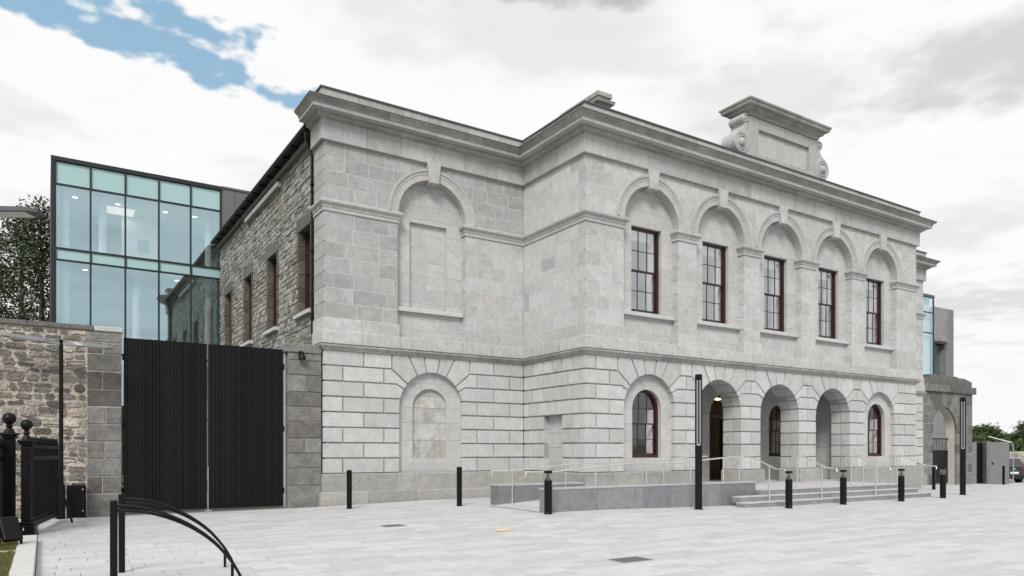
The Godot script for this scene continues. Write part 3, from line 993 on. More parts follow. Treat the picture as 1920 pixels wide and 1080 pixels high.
func _ashlar_row(ch: Node3D, t: Transform3D, v0: float, v1: float, js: Array, cuts: Array, gap: float, side: float, corner: float, ms: Array = []) -> void:
	var use: Array = M.ash if ms.is_empty() else ms
	for j in js.size() - 1:
		for p in cut_all(rect(js[j], v0, js[j + 1], v1), cuts):
			var depth := -0.3
			if corner < 900.0 and j == 0: depth = -side + gap / 2
			block(ch, "ashlar_block", t, p, gap, depth, rng.randf_range(-0.0015, 0.0015), 0.002, any_of(use))

# box sash window, twelve panes, drawn in a wall frame; z is the face of its frame
func sash_window(ch: Node3D, t: Transform3D, c: float, v0: float, v1: float, hw: float, arched: bool, z: float) -> void:
	var w := Node3D.new()
	w.name = "sash_window"
	ch.add_child(w, true)
	w.transform = t
	var fw := 0.085
	var top := v1 + (hw if arched else 0.0)
	var fr := MB.new()
	var outer := PackedVector2Array()
	var inner := PackedVector2Array()
	if arched:
		outer.append(Vector2(c + hw, v0)); inner.append(Vector2(c + hw - fw, v0 + 0.1))
		for i in 19:
			var a := PI * i / 18
			outer.append(Vector2(c + hw * cos(a), v1 + hw * sin(a)))
			inner.append(Vector2(c + (hw - fw) * cos(a), v1 + (hw - fw) * sin(a)))
		outer.append(Vector2(c - hw, v0)); inner.append(Vector2(c - hw + fw, v0 + 0.1))
	else:
		outer = PackedVector2Array([Vector2(c + hw, v0), Vector2(c + hw, v1), Vector2(c - hw, v1), Vector2(c - hw, v0)])
		inner = PackedVector2Array([Vector2(c + hw - fw, v0 + 0.1), Vector2(c + hw - fw, v1 - 0.07), Vector2(c - hw + fw, v1 - 0.07), Vector2(c - hw + fw, v0 + 0.1)])
	var k := outer.size()
	for i in k:
		var j := (i + 1) % k
		fr.quad(Vector3(inner[i].x, inner[i].y, z), Vector3(outer[i].x, outer[i].y, z), Vector3(outer[j].x, outer[j].y, z), Vector3(inner[j].x, inner[j].y, z))
		fr.quad(Vector3(inner[i].x, inner[i].y, z - 0.14), Vector3(inner[i].x, inner[i].y, z), Vector3(inner[j].x, inner[j].y, z), Vector3(inner[j].x, inner[j].y, z - 0.14))
	part(w, "window_frame", fr, M.red)
	var ul := c - hw + fw
	var ur := c + hw - fw
	var vb := v0 + 0.1
	var vt := top - (fw if arched else 0.07)
	var mid := vb + (vt - vb) * 0.5
	var glass_in := inner.duplicate()
	glass_in = ccw(glass_in)
	for s in 2:                                         # lower sash set behind the upper one
		var zs := z - 0.05 - (0.045 if s == 0 else 0.0)
		var a := vb if s == 0 else mid - 0.02
		var b := mid + 0.02 if s == 0 else vt
		var bars := MB.new()
		var us := [ul, ul + (ur - ul) / 3, ul + (ur - ul) * 2 / 3, ur]
		var vs := [a, (a + b) / 2, b]
		var hb := 0.011
		for x in [1, 2]:
			for q in Geometry2D.intersect_polygons(rect(us[x] - hb, a, us[x] + hb, b), glass_in): prism(bars, q, zs - 0.03, zs)
		for q in Geometry2D.intersect_polygons(rect(ul, vs[1] - hb, ur, vs[1] + hb), glass_in): prism(bars, q, zs - 0.028, zs - 0.002)
		prism(bars, rect(ul, a, ur, a + (0.06 if s == 0 else 0.045)), zs - 0.034, zs + 0.003)
		if s == 0: prism(bars, rect(ul, b - 0.04, ur, b), zs - 0.034, zs + 0.003)
		for x in [ul, ur - 0.03]:
			for q in Geometry2D.intersect_polygons(rect(x, a, x + 0.03, b), glass_in): prism(bars, q, zs - 0.032, zs + 0.001)
		part(w, "sash", bars, M.redbar)
		for i in 3:
			for j in 2:
				for q in Geometry2D.intersect_polygons(rect(us[i], vs[j], us[i + 1], vs[j + 1]), glass_in):
					var pane := MB.new()
					var ids := Geometry2D.triangulate_polygon(q)
					var tilt := Vector2(rng.randf_range(-0.012, 0.012), rng.randf_range(-0.012, 0.012))
					var mid2 := (Vector2(us[i], vs[j]) + Vector2(us[i + 1], vs[j + 1])) / 2
					for m in range(0, ids.size(), 3):
						var tr := []
						for n in 3:
							var g: Vector2 = q[ids[m + n]]
							tr.append(Vector3(g.x, g.y, zs - 0.016 + (g - mid2).dot(tilt)))
						if (q[ids[m + 1]] - q[ids[m]]).cross(q[ids[m + 2]] - q[ids[m]]) < 0: tr = [tr[0], tr[2], tr[1]]
						pane.tri(tr[0], tr[1], tr[2])
					part(w, "pane", pane, M.sashlow if arched else M.sash)
	if not arched:
		var bl := MB.new()
		bl.box(Vector3(ul + 0.02, vt - 0.28, z - 0.24), Vector3(ur - 0.02, vt + 0.05, z - 0.22))
		part(w, "blind", bl, M.white)
	var rv := MB.new()                                  # white inner shutters folded against the jamb
	rv.box(Vector3(ur + 0.0, v0, z - 0.5), Vector3(ur + 0.05, v1, z - 0.15))
	rv.box(Vector3(ul - 0.05, v0, z - 0.5), Vector3(ul, v1, z - 0.15))
	part(w, "shutter_lining", rv, M.white)

func porch(ch: Node3D) -> void:
	var zb := -2.6
	var b := MB.new()
	var x0 := 4.4
	var x1 := 14.0
	var door := arch_poly(9.23, 0.93, 0.0, 2.98)
	var w1 := arch_poly(6.0, 0.6, 1.4, 2.95)
	var w2 := arch_poly(12.5, 0.6, 1.4, 2.95)
	var i := 0
	var v := 0.44
	while v < 4.4:
		row_blocks(ch, "porch_stone", front_at(zb), v, v + 0.66, [x0, 6.0, 7.7, 9.2, 10.9, 12.5, x1] if i % 2 == 0 else [x0, 5.2, 6.9, 8.4, 10.1, 11.6, 13.3, x1], [door, w1, w2], 0.006, -0.3, 0.0, 0.003, M.panel, 0.0)
		row_blocks(ch, "porch_stone", left_at(x1 - 0.02), v, v + 0.66, [zb, -1.7 + 0.4 * (i % 2), -0.8], [], 0.006, -0.2, 0.0, 0.003, M.panel, 0.0)
		v += 0.66
		i += 1
	b.box(Vector3(x0 - 0.2, 0.3, zb), Vector3(x0, 4.5, -0.8))
	part(ch, "porch_wall", b, M.panel[1])
	b = MB.new()
	b.box(Vector3(x0 - 0.2, 4.4, zb - 0.2), Vector3(x1 + 0.2, 4.6, -0.8))
	part(ch, "porch_ceiling", b, M.plaster)
	for c in [6.0, 12.5]: sash_window(ch, front_at(zb), c, 1.38, 2.95, 0.6, true, -0.14)
	# open double door, hall behind
	var d := Node3D.new()
	d.name = "door"
	ch.add_child(d, true)
	b = MB.new()
	for s in [-1.0, 1.0]: b.box(Vector3(9.23 + s * 0.88 - 0.05, 0.45, zb - 0.2), Vector3(9.23 + s * 0.88 + 0.05, 2.98, zb - 0.06))
	b.box(Vector3(8.35, 2.93, zb - 0.2), Vector3(10.1, 3.05, zb - 0.06))
	part(d, "door_frame", b, M.door)
	b = MB.new()
	b.cbox(Vector3(8.38, 0.46, zb - 1.02), Vector3(8.43, 2.92, zb - 0.2), 0.006)
	for q in [[0.6, 1.3], [1.5, 2.7]]: b.box(Vector3(8.43, q[0], zb - 0.9), Vector3(8.438, q[1], zb - 0.32))
	part(d, "door_leaf", b, M.door)
	b = MB.new()
	b.cbox(Vector3(10.03, 0.46, zb - 1.02), Vector3(10.08, 2.92, zb - 0.2), 0.006)
	part(d, "door_leaf", b, M.door)
	b = MB.new()
	b.lathe([[0.0, -0.03], [0.03, -0.02], [0.035, 0.0], [0.02, 0.02], [0.0, 0.03]], Vector3(8.47, 1.4, zb - 0.85), 10)
	part(d, "door_knob", b, M.galv)
	b = MB.new()
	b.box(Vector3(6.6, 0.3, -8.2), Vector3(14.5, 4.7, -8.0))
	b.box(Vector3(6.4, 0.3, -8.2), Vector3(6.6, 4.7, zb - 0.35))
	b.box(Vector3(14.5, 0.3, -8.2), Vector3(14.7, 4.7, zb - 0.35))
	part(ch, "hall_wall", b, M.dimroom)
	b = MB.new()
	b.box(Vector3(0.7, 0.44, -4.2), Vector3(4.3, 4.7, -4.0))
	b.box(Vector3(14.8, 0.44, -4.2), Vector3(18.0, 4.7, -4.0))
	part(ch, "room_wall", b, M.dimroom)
	var l := thing("hall_light", "lit three-tube ceiling light glimpsed through the porch doorway", "light", Vector3(11.42, 3.92, -5.0))
	b = MB.new()
	b.box(Vector3(-0.45, 0.04, -0.3), Vector3(0.45, 0.1, 0.3))
	b.box(Vector3(-0.02, 0.1, -0.02), Vector3(0.02, 0.84, 0.02))
	part(l, "housing", b, M.galv)
	for k in 3:
		b = MB.new()
		b.tube(PackedVector3Array([Vector3(-0.3 + k * 0.22, 0.0, -0.14), Vector3(-0.3 + k * 0.22, 0.0, 0.14)]), 0.022, 8)
		part(l, "light_tube", b, M.hall_lit)
	var o := OmniLight3D.new()
	o.name = "hall_lamp_light"
	o.position = Vector3(0, -0.12, 0)
	o.light_color = Color(1.0, 0.86, 0.62)
	o.light_energy = 0.12
	o.light_size = 0.2
	o.omni_range = 14.0
	o.omni_attenuation = 2.0
	o.shadow_enabled = true
	l.add_child(o)

func ring_relief(mb: MB, c: Vector2, r: float, w: float, z: float, h: float) -> void:     # a raised ring on a face that looks along +Z
	for i in 28:
		var a0 := TAU * i / 28
		var a1 := TAU * (i + 1) / 28
		var prof := [[r - w, 0.0], [r - w * 0.5, h], [r + w * 0.5, h], [r + w, 0.0]]
		for j in 3:
			var q := []
			for k in [[a0, j], [a0, j + 1], [a1, j + 1], [a1, j]]:
				q.append(Vector3(c.x + cos(k[0]) * prof[k[1]][0], c.y + sin(k[0]) * prof[k[1]][0], z + prof[k[1]][1]))
			mb.quad(q[0], q[1], q[2], q[3])

func disc_poly(c: Vector2, r: float, seg := 28) -> PackedVector2Array:
	var p := PackedVector2Array()
	for i in seg: p.append(c + Vector2(cos(TAU * i / seg), sin(TAU * i / seg)) * r)
	return p

func tablet_and_chimneys(ch: Node3D) -> void:
	# the attic block over the middle of the front
	var t := Node3D.new()
	t.name = "attic_tablet"
	ch.add_child(t, true)
	var x0 := 7.3
	var x1 := 11.27
	var zf := 0.12
	var zk := -0.56
	var b := MB.new()
	for q in [[x0, 12.1, 7.85, 13.56], [10.76, 12.1, x1, 13.56], [7.85, 13.17, 10.76, 13.56], [7.85, 12.1, 10.76, 12.28]]:
		prism(b, rect(q[0] + 0.002, q[1], q[2] - 0.002, q[3]), zk, zf, 0.006)
	b.box(Vector3(x0 + 0.01, 12.1, zk), Vector3(x1 - 0.01, 13.6, zk + 0.15))
	part(t, "tablet_frame", b, M.streak[1])
	b = MB.new()
	b.box(Vector3(7.8, 12.2, zk + 0.1), Vector3(10.8, 13.25, zf - 0.1))
	part(t, "sunk_panel", b, M.ash[2])
	var path := [Vector2(x0, zk), Vector2(x0, zf), Vector2(x1, zf), Vector2(x1, zk)]
	moulding(t, "tablet_cornice", path, [[-0.4, 13.58], [0.0, 13.58], [0.03, 13.56], [0.05, 13.66], [0.09, 13.69], [0.16, 13.72], [0.17, 13.8], [0.2, 13.81], [0.31, 13.83], [0.33, 13.92], [0.37, 13.95], [0.38, 14.0], [0.1, 14.03], [-0.4, 14.03]], 1.4, M.mould, 0.006, true)
	moulding(t, "tablet_blocking", path, [[-0.3, 13.86], [0.12, 13.86], [0.12, 13.98], [-0.3, 13.99]], 1.4, M.mouldpale, 0.006, true)
	b = MB.new()
	b.box(Vector3(x0 + 0.2, 13.8, zk + 0.2), Vector3(x1 - 0.2, 13.985, zf - 0.2))
	part(t, "tablet_top", b, M.lead)
	for s in [-1.0, 1.0]:
		var cx := 9.285
		var edge := 1.985
		var f := func(x: float, y: float) -> Vector2: return Vector2(cx + s * (edge + x), y)
		var big: Vector2 = f.call(0.36, 12.52)
		var small: Vector2 = f.call(0.17, 13.42)
		var band := PackedVector2Array()
		for q in [[0.0, 12.14], [0.36, 12.14], [0.62, 12.26], [0.73, 12.5], [0.68, 12.74], [0.52, 12.9], [0.3, 13.02], [0.2, 13.16], [0.2, 13.28], [0.0, 13.28]]:
			band.append(f.call(q[0], q[1]))
		var poly := ccw(band)
		for d in [disc_poly(big, 0.38), disc_poly(small, 0.165)]:
			var u := Geometry2D.merge_polygons(poly, ccw(d))
			poly = u[0]
		b = MB.new()
		prism(b, poly, zk + 0.05, zf - 0.02, 0.0, true)
		ring_relief(b, big, 0.34, 0.035, zf - 0.02, 0.025)
		ring_relief(b, big, 0.24, 0.03, zf - 0.02, 0.03)
		ring_relief(b, small, 0.12, 0.028, zf - 0.02, 0.025)
		for q in [[big, 0.15, 0.12], [small, 0.06, 0.05]]:
			var p := []
			for i in 7: p.append([q[1] * cos(PI / 2 * i / 6.0), q[2] * sin(PI / 2 * i / 6.0)])
			b.lathe(p, Vector3.ZERO, 18, Transform3D(Basis(Vector3(1, 0, 0), Vector3(0, 0, 1), Vector3(0, -1, 0)), Vector3(q[0].x, q[0].y, zf - 0.02)))
		for i in 18:                                    # beaded edge of the scroll
			var a: float = -0.6 + 3.4 * i / 17.0
			var p: Vector2 = big + Vector2(-s * sin(a) * 0.29, cos(a) * 0.29)
			b.lathe([[0.022, 0.0], [0.016, 0.016], [0.0, 0.022]], Vector3.ZERO, 6, Transform3D(Basis(Vector3(1, 0, 0), Vector3(0, 0, 1), Vector3(0, -1, 0)), Vector3(p.x, p.y, zf - 0.02)))
		part(t, "scroll", b, M.mouldpale[2])
	# chimney seen over the corner of the front
	var cn := Node3D.new()
	cn.name = "chimney"
	ch.add_child(cn, true)
	var cx0 := 2.24
	var cx1 := 2.7
	var cz := -2.09
	var ck := -4.1
	b = MB.new()
	b.box(Vector3(cx0, 11.5, ck), Vector3(cx1, 13.50, cz))
	part(cn, "stack", b, M.ashdark[3])
	var cp := [Vector2(cx0, ck), Vector2(cx0, cz), Vector2(cx1, cz), Vector2(cx1, ck)]
	moulding(cn, "chimney_cornice", cp, [[-0.3, 13.46], [0.0, 13.46], [0.05, 13.50], [0.1, 13.56], [0.15, 13.58], [0.17, 13.68], [0.1, 13.70], [-0.3, 13.72]], 2.5, M.mould, 0.0, true)
	moulding(cn, "chimney_cap", cp, [[-0.3, 13.70], [0.02, 13.70], [0.02, 13.80], [0.09, 13.81], [0.09, 13.95], [-0.3, 13.97]], 2.5, M.mould, 0.0, true)
	b = MB.new()
	b.box(Vector3(cx0 + 0.2, 13.60, ck + 0.2), Vector3(cx1 - 0.2, 13.96, cz - 0.2))
	part(cn, "flaunching", b, M.slate)

# ------------------------------------------------------------------ rubble masonry
func rough_stone(u0: float, v0: float, u1: float, v1: float, j: float) -> PackedVector2Array:
	var w := u1 - u0
	var h := v1 - v0
	var c := minf(0.05, minf(w, h) * 0.28)
	var p := PackedVector2Array([Vector2(u0 + c, v0), Vector2((u0 + u1) / 2, v0), Vector2(u1 - c, v0), Vector2(u1, v0 + c), Vector2(u1, v1 - c), Vector2(u1 - c, v1), Vector2((u0 + u1) / 2, v1), Vector2(u0 + c, v1), Vector2(u0, v1 - c), Vector2(u0, v0 + c)])
	for i in p.size():
		p[i] += Vector2(rng.randf_range(-j, j), rng.randf_range(-j, j))
	return p

# courses of roughly squared stones; those for which keep(u, v) holds become parts of their own, the others one mesh
func rubble(parent: Node3D, called: String, t: Transform3D, u0: float, u1: float, v0: float, v1: float, cuts: Array, hs: Vector2, ls: Vector2, gap: float, jit: float, zr: Vector2, pick: Callable, keep: Callable, most: int) -> void:
	var rest := {}
	var made := 0
	var v := v0
	var cells := []
	while v < v1 - 0.05:
		var h := rng.randf_range(hs.x, hs.y)
		if v + h > v1 - hs.x * 0.6: h = v1 - v
		var u := u0
		while u < u1 - 0.01:
			var l := rng.randf_range(ls.x, ls.y)
			if u + l > u1 - ls.x * 0.6: l = u1 - u
			if h > hs.x * 1.55 and rng.randf() < 0.3:            # two thin ones instead of a tall one
				var s := h * rng.randf_range(0.4, 0.6)
				cells.append([u, v, u + l, v + s])
				cells.append([u, v + s, u + l, v + h])
			else:
				cells.append([u, v, u + l, v + h])
			u += l
		v += h
	cells.sort_custom(func(a, b): return a[2] > b[2])
	for c in cells:
		var g := gap * rng.randf_range(0.6, 1.3) / 2
		var p := rough_stone(c[0] + g, c[1] + g, c[2] - g, c[3] - g, jit)
		for q in cut_all(p, cuts):
			if area_of(q) < 0.004: continue
			var m: Material = pick.call()
			var zf := rng.randf_range(zr.x, zr.y)
			var mid := Vector2((c[0] + c[2]) / 2, (c[1] + c[3]) / 2)
			if made < most and keep.call(mid.x, mid.y):
				var mb := MB.new()
				prism(mb, q, -0.06, zf, 0.014)
				part(parent, called, mb, m, t)
				made += 1
			else:
				prism(put_in(rest, m), q, -0.06, zf, 0.014, false, t)
	many(parent, called + "_mass", rest)

func rubble_side() -> void:
	var t := left_at(-6.8)
	var s := thing("courthouse_side_range", "rubble stone side range of the courthouse with narrow red windows and a black gutter", "building", Vector3.ZERO)
	var wins := [-5.62, -9.5, -13.25, -17.0]
	var holes := []
	var dress := []
	for c in wins:
		holes.append(rect(c - 0.68, 5.95, c + 0.68, 8.75))
		dress.append(rect(c - 0.86, 5.86, c + 0.86, 9.1))
	var core := MB.new()
	for p in cut_all(rect(-18.85, -0.5, -4.2, 6.5), holes): prism(core, p, -0.6, -0.012, 0, true, t)
	for p in cut_all(rect(-18.85, 6.5, -4.2, 11.45), holes): prism(core, p, -0.6, -0.012, 0, true, t)
	part(s, "mortar", core, M.rubmortar)
	rubble(s, "rubble_stone", t, -18.85, -4.22, 4.3, 11.1, dress, Vector2(0.13, 0.27), Vector2(0.2, 0.52), 0.024, 0.014, Vector2(0.0, 0.035), func(): return any_of(M.rubble), func(u, _v): return u > -9.0 and _v > 4.9, 300)
	for c in wins:
		for i in 6:                                      # dressed jambs
			var v0 := 6.0 + i * 0.447
			for side in [-1.0, 1.0]:
				var l := 0.86 if i % 2 == 0 else 0.74
				var a: float = c + side * 0.58
				var b: float = c + side * l
				block(s, "jamb_stone", t, rect(minf(a, b), v0, maxf(a, b), v0 + 0.447), 0.014, -0.28, 0.03, 0.008, any_of(M.jamb))
		block(s, "lintel", t, rect(c - 0.86, 8.68, c + 0.86, 9.1), 0.014, -0.28, 0.035, 0.01, any_of(M.quoin))
		var sill := MB.new()
		prism(sill, rect(c - 0.82, 5.87, c + 0.82, 6.0), -0.25, 0.16, 0.01, true)
		part(s, "sill", sill, M.ashpale[2], t)
		sash_window(s, t, c, 6.0, 8.68, 0.58, false, -0.17)
	# eaves course, gutter, roof
	var b := MB.new()
	b.box(Vector3(-6.95, 11.1, -18.85), Vector3(-6.5, 11.3, -4.25))
	part(s, "eaves_course", b, M.quoin[3])
	b = MB.new()
	b.box(Vector3(-6.97, 10.8, -13.2), Vector3(-6.75, 10.97, -8.3))
	part(s, "raised_eaves_stone", b, M.ashdark[6])
	b = MB.new()
	b.box(Vector3(-7.2, 11.28, -18.9), Vector3(-6.9, 11.32, -4.3))
	b.tube(PackedVector3Array([Vector3(-7.16, 11.36, -18.95), Vector3(-7.16, 11.36, -4.36)]), 0.075, 10)
	for i in 14: b.box(Vector3(-7.2, 11.24, -4.9 - i * 1.0), Vector3(-6.95, 11.3, -4.86 - i * 1.0))
	part(s, "gutter", b, M.iron)
	b = MB.new()
	b.quad(Vector3(-7.2, 11.4, -18.95), Vector3(-7.2, 11.4, -4.3), Vector3(-2.4, 12.0, -4.3), Vector3(-2.4, 12.0, -18.95))
	b.quad(Vector3(-2.4, 12.0, -18.95), Vector3(-2.4, 12.0, -4.3), Vector3(2.4, 11.4, -4.3), Vector3(2.4, 11.4, -18.95))
	part(s, "roof", b, M.slate)
	b = MB.new()
	b.lathe([[0.05, 10.75], [0.05, 10.85], [0.13, 11.05], [0.15, 11.15], [0.15, 11.2]], Vector3(-7.03, 0, -4.5), 12)
	part(s, "rainwater_hopper", b, M.iron)
	b = MB.new()
	b.tube(PackedVector3Array([Vector3(-7.0, 10.8, -4.5), Vector3(-6.98, 10.4, -4.36), Vector3(-6.98, 8.5, -4.32), Vector3(-6.98, 4.0, -4.32), Vector3(-6.98, 0.0, -4.32)]), 0.045, 10)
	for y in [9.6, 7.6, 5.6, 3.6]: b.box(Vector3(-7.04, y, -4.38), Vector3(-6.8, y + 0.05, -4.26))
	part(s, "downpipe", b, M.iron)

# ------------------------------------------------------------------ yard wall and gate on the left
func pier_stones(p: Node3D, t: Transform3D, u0: float, u1: float, rows: Array, ms: Array, zb: float) -> void:
	for i in rows.size() - 1:
		var js := [u0, u1]
		if i % 2 == 1: js = [u0, u0 + (u1 - u0) * rng.randf_range(0.42, 0.62), u1]
		row_blocks(p, "quoin_stone", t, rows[i], rows[i + 1], js, [], 0.026, zb, 0.014, 0.012, ms, 0.012)

func boundary_wall_and_gate() -> void:
	var t := front_at(-3.5)
	var w := thing("yard_wall", "brown rubble yard wall with wide pale mortar joints left of the black gate", "wall")
	var b := MB.new()
	prism(b, rect(-22.0, -0.4, -12.12, 4.6), -0.55, -0.004, 0, true, t)
	part(w, "mortar", b, M.fieldmortar)
	rubble(w, "field_stone", t, -17.5, -12.88, -0.15, 4.58, [], Vector2(0.12, 0.29), Vector2(0.17, 0.46), 0.05, 0.02, Vector2(0.008, 0.04), func(): return any_of(M.field) if rng.randf() < 0.74 else any_of(M.fieldpale), func(u, _v): return u > -14.9, 300)
	pier_stones(w, t, -12.87, -12.1, [-0.2, 0.55, 0.98, 1.42, 1.85, 2.28, 2.72, 3.15, 3.6, 4.04, 4.32, 4.6], M.quoin, -0.54)
	for q in [[-18.0, -16.2], [-16.2, -14.1], [-14.1, -12.72], [-12.72, -12.08]]:
		b = MB.new()
		prism(b, rect(q[0] + 0.005, 4.6, q[1] - 0.005, 4.72), -0.6, 0.05, 0.012, true)
		part(w, "coping", b, M.quoin[1] if q[0] < -12.8 else M.ash[5], t)
	var p := thing("gate_pier", "dressed grey stone gate pier between black gate and courthouse wing", "pier")
	pier_stones(p, front_at(-3.42), -7.97, -6.99, [-0.2, 0.62, 1.12, 1.55, 1.98, 2.45, 2.88, 3.3, 3.78, 4.2, 4.42], M.quoin, -0.5)
	b = MB.new()
	b.box(Vector3(-7.95, -0.2, -4.1), Vector3(-7.0, 4.42, -3.44))
	part(p, "pier_core", b, M.rubmortar)
	b = MB.new()
	b.cbox(Vector3(-8.06, 4.42, -4.15), Vector3(-6.99, 4.56, -3.38), 0.015)
	b.cbox(Vector3(-8.0, 4.56, -4.1), Vector3(-6.99, 4.68, -3.42), 0.015)
	part(p, "pier_cap", b, M.quoin[4])
	b = MB.new()
	b.box(Vector3(-8.04, 0.02, -3.66), Vector3(-7.975, 4.4, -3.58))
	part(p, "gate_post", b, M.galv)
	# two leaves clad with upright boards
	for k in 2:
		var x0 := -12.05 if k == 0 else -10.03
		var x1 := -10.07 if k == 0 else -8.05
		var leaf := thing("yard_gate_leaf", "left leaf of the tall black boarded yard gate" if k == 0 else "right leaf of the tall black boarded yard gate, next to the stone pier", "gate", Vector3(x0, 0, -3.62), 0, "leaves of the black yard gate")
		var n := 24
		var ww := (x1 - x0) / n
		for i in n:
			b = MB.new()
			b.cbox(Vector3(i * ww + 0.003, 0.1, -0.01), Vector3((i + 1) * ww - 0.003, 4.5, 0.022 + rng.randf_range(-0.002, 0.002)), 0.005)
			part(leaf, "board", b, any_of(M.gate))
		b = MB.new()
		b.box(Vector3(0.01, 0.1, -0.011), Vector3(x1 - x0 - 0.01, 4.49, -0.004))
		part(leaf, "backing_sheet", b, M.gateframe)
		b = MB.new()
		b.box(Vector3(0.0, 0.06, -0.07), Vector3(x1 - x0, 0.16, -0.012))
		b.box(Vector3(0.0, 4.38, -0.07), Vector3(x1 - x0, 4.48, -0.012))
		b.box(Vector3(0.0, 2.2, -0.07), Vector3(x1 - x0, 2.3, -0.012))
		for x in [0.0, x1 - x0 - 0.06]: b.box(Vector3(x, 0.16, -0.07), Vector3(x + 0.06, 4.38, -0.012))
		b.box(Vector3(0.0, 0.06, -0.012), Vector3(x1 - x0, 0.14, 0.036))
		part(leaf, "gate_frame", b, M.gateframe)
		for y in [0.5, 2.25, 4.0]:
			b = MB.new()
			var hx := -0.02 if k == 0 else x1 - x0 + 0.02
			b.tube(PackedVector3Array([Vector3(hx, y - 0.08, 0.03), Vector3(hx, y + 0.08, 0.03)]), 0.022, 8)
			b.box(Vector3(minf(hx, hx + (0.22 if k == 0 else -0.22)), y - 0.03, 0.02), Vector3(maxf(hx, hx + (0.22 if k == 0 else -0.22)), y + 0.03, 0.034))
			part(leaf, "hinge", b, M.gateframe)
		if k == 0:
			b = MB.new()
			b.tube(PackedVector3Array([Vector3(x1 - x0 + 0.02, 0.02, 0.05), Vector3(x1 - x0 + 0.02, 1.2, 0.05)]), 0.014, 8)
			b.box(Vector3(x1 - x0 - 0.06, -0.02, 0.0), Vector3(x1 - x0 + 0.1, 0.03, 0.12))
			part(leaf, "drop_bolt", b, M.galv)
	# bulkhead light on the pier
	var l := thing("wall_light", "small black downlight fixed high on the stone gate pier", "light", Vector3(-7.6, 4.3, -3.41))
	b = MB.new()
	b.cbox(Vector3(-0.06, -0.04, 0.0), Vector3(0.06, 0.16, 0.05), 0.01)
	part(l, "back_plate", b, M.black)
	b = MB.new()
	b.lathe([[0.0, 0.08], [0.06, 0.07], [0.085, 0.0], [0.1, -0.06], [0.1, -0.09], [0.0, -0.09]].map(func(q): return q), Vector3(0.0, 0.0, 0.13), 14)
	b.box(Vector3(-0.02, 0.02, 0.03), Vector3(0.02, 0.06, 0.12))
	part(l, "lamp_shade", b, M.black)

# ------------------------------------------------------------------ glazed extension behind the yard
func pane_at(parent: Node, called: String, x0: float, y0: float, x1: float, y1: float, z: float, m: Material) -> void:
	var b := MB.new()
	b.quad(Vector3(x0, y0, z), Vector3(x1, y0, z), Vector3(x1, y1, z), Vector3(x0, y1, z))
	part(parent, called, b, m)

func downlight(at: Vector3, label: String, e: float) -> void:
	var l := thing("downlight", label, "light", at, 0, "ceiling downlights of the glazed extension")
	var b := MB.new()
	b.lathe([[0.13, 0.02], [0.14, -0.015], [0.11, -0.02]], Vector3.ZERO, 16)
	part(l, "trim_ring", b, M.white)
	b = MB.new()
	b.lathe([[0.0, -0.012], [0.11, -0.012], [0.11, 0.005], [0.0, 0.005]], Vector3.ZERO, 16)
	part(l, "lamp_disc", b, M.lamplit)
	var o := SpotLight3D.new()
	o.name = "downlight_light"
	o.position = Vector3(0, -0.03, 0)
	o.rotation.x = -PI / 2
	o.light_energy = e
	o.light_size = 0.1
	o.spot_range = 10.0
	o.spot_angle = 55.0
	o.spot_attenuation = 2.0
	o.shadow_enabled = true
	l.add_child(o)

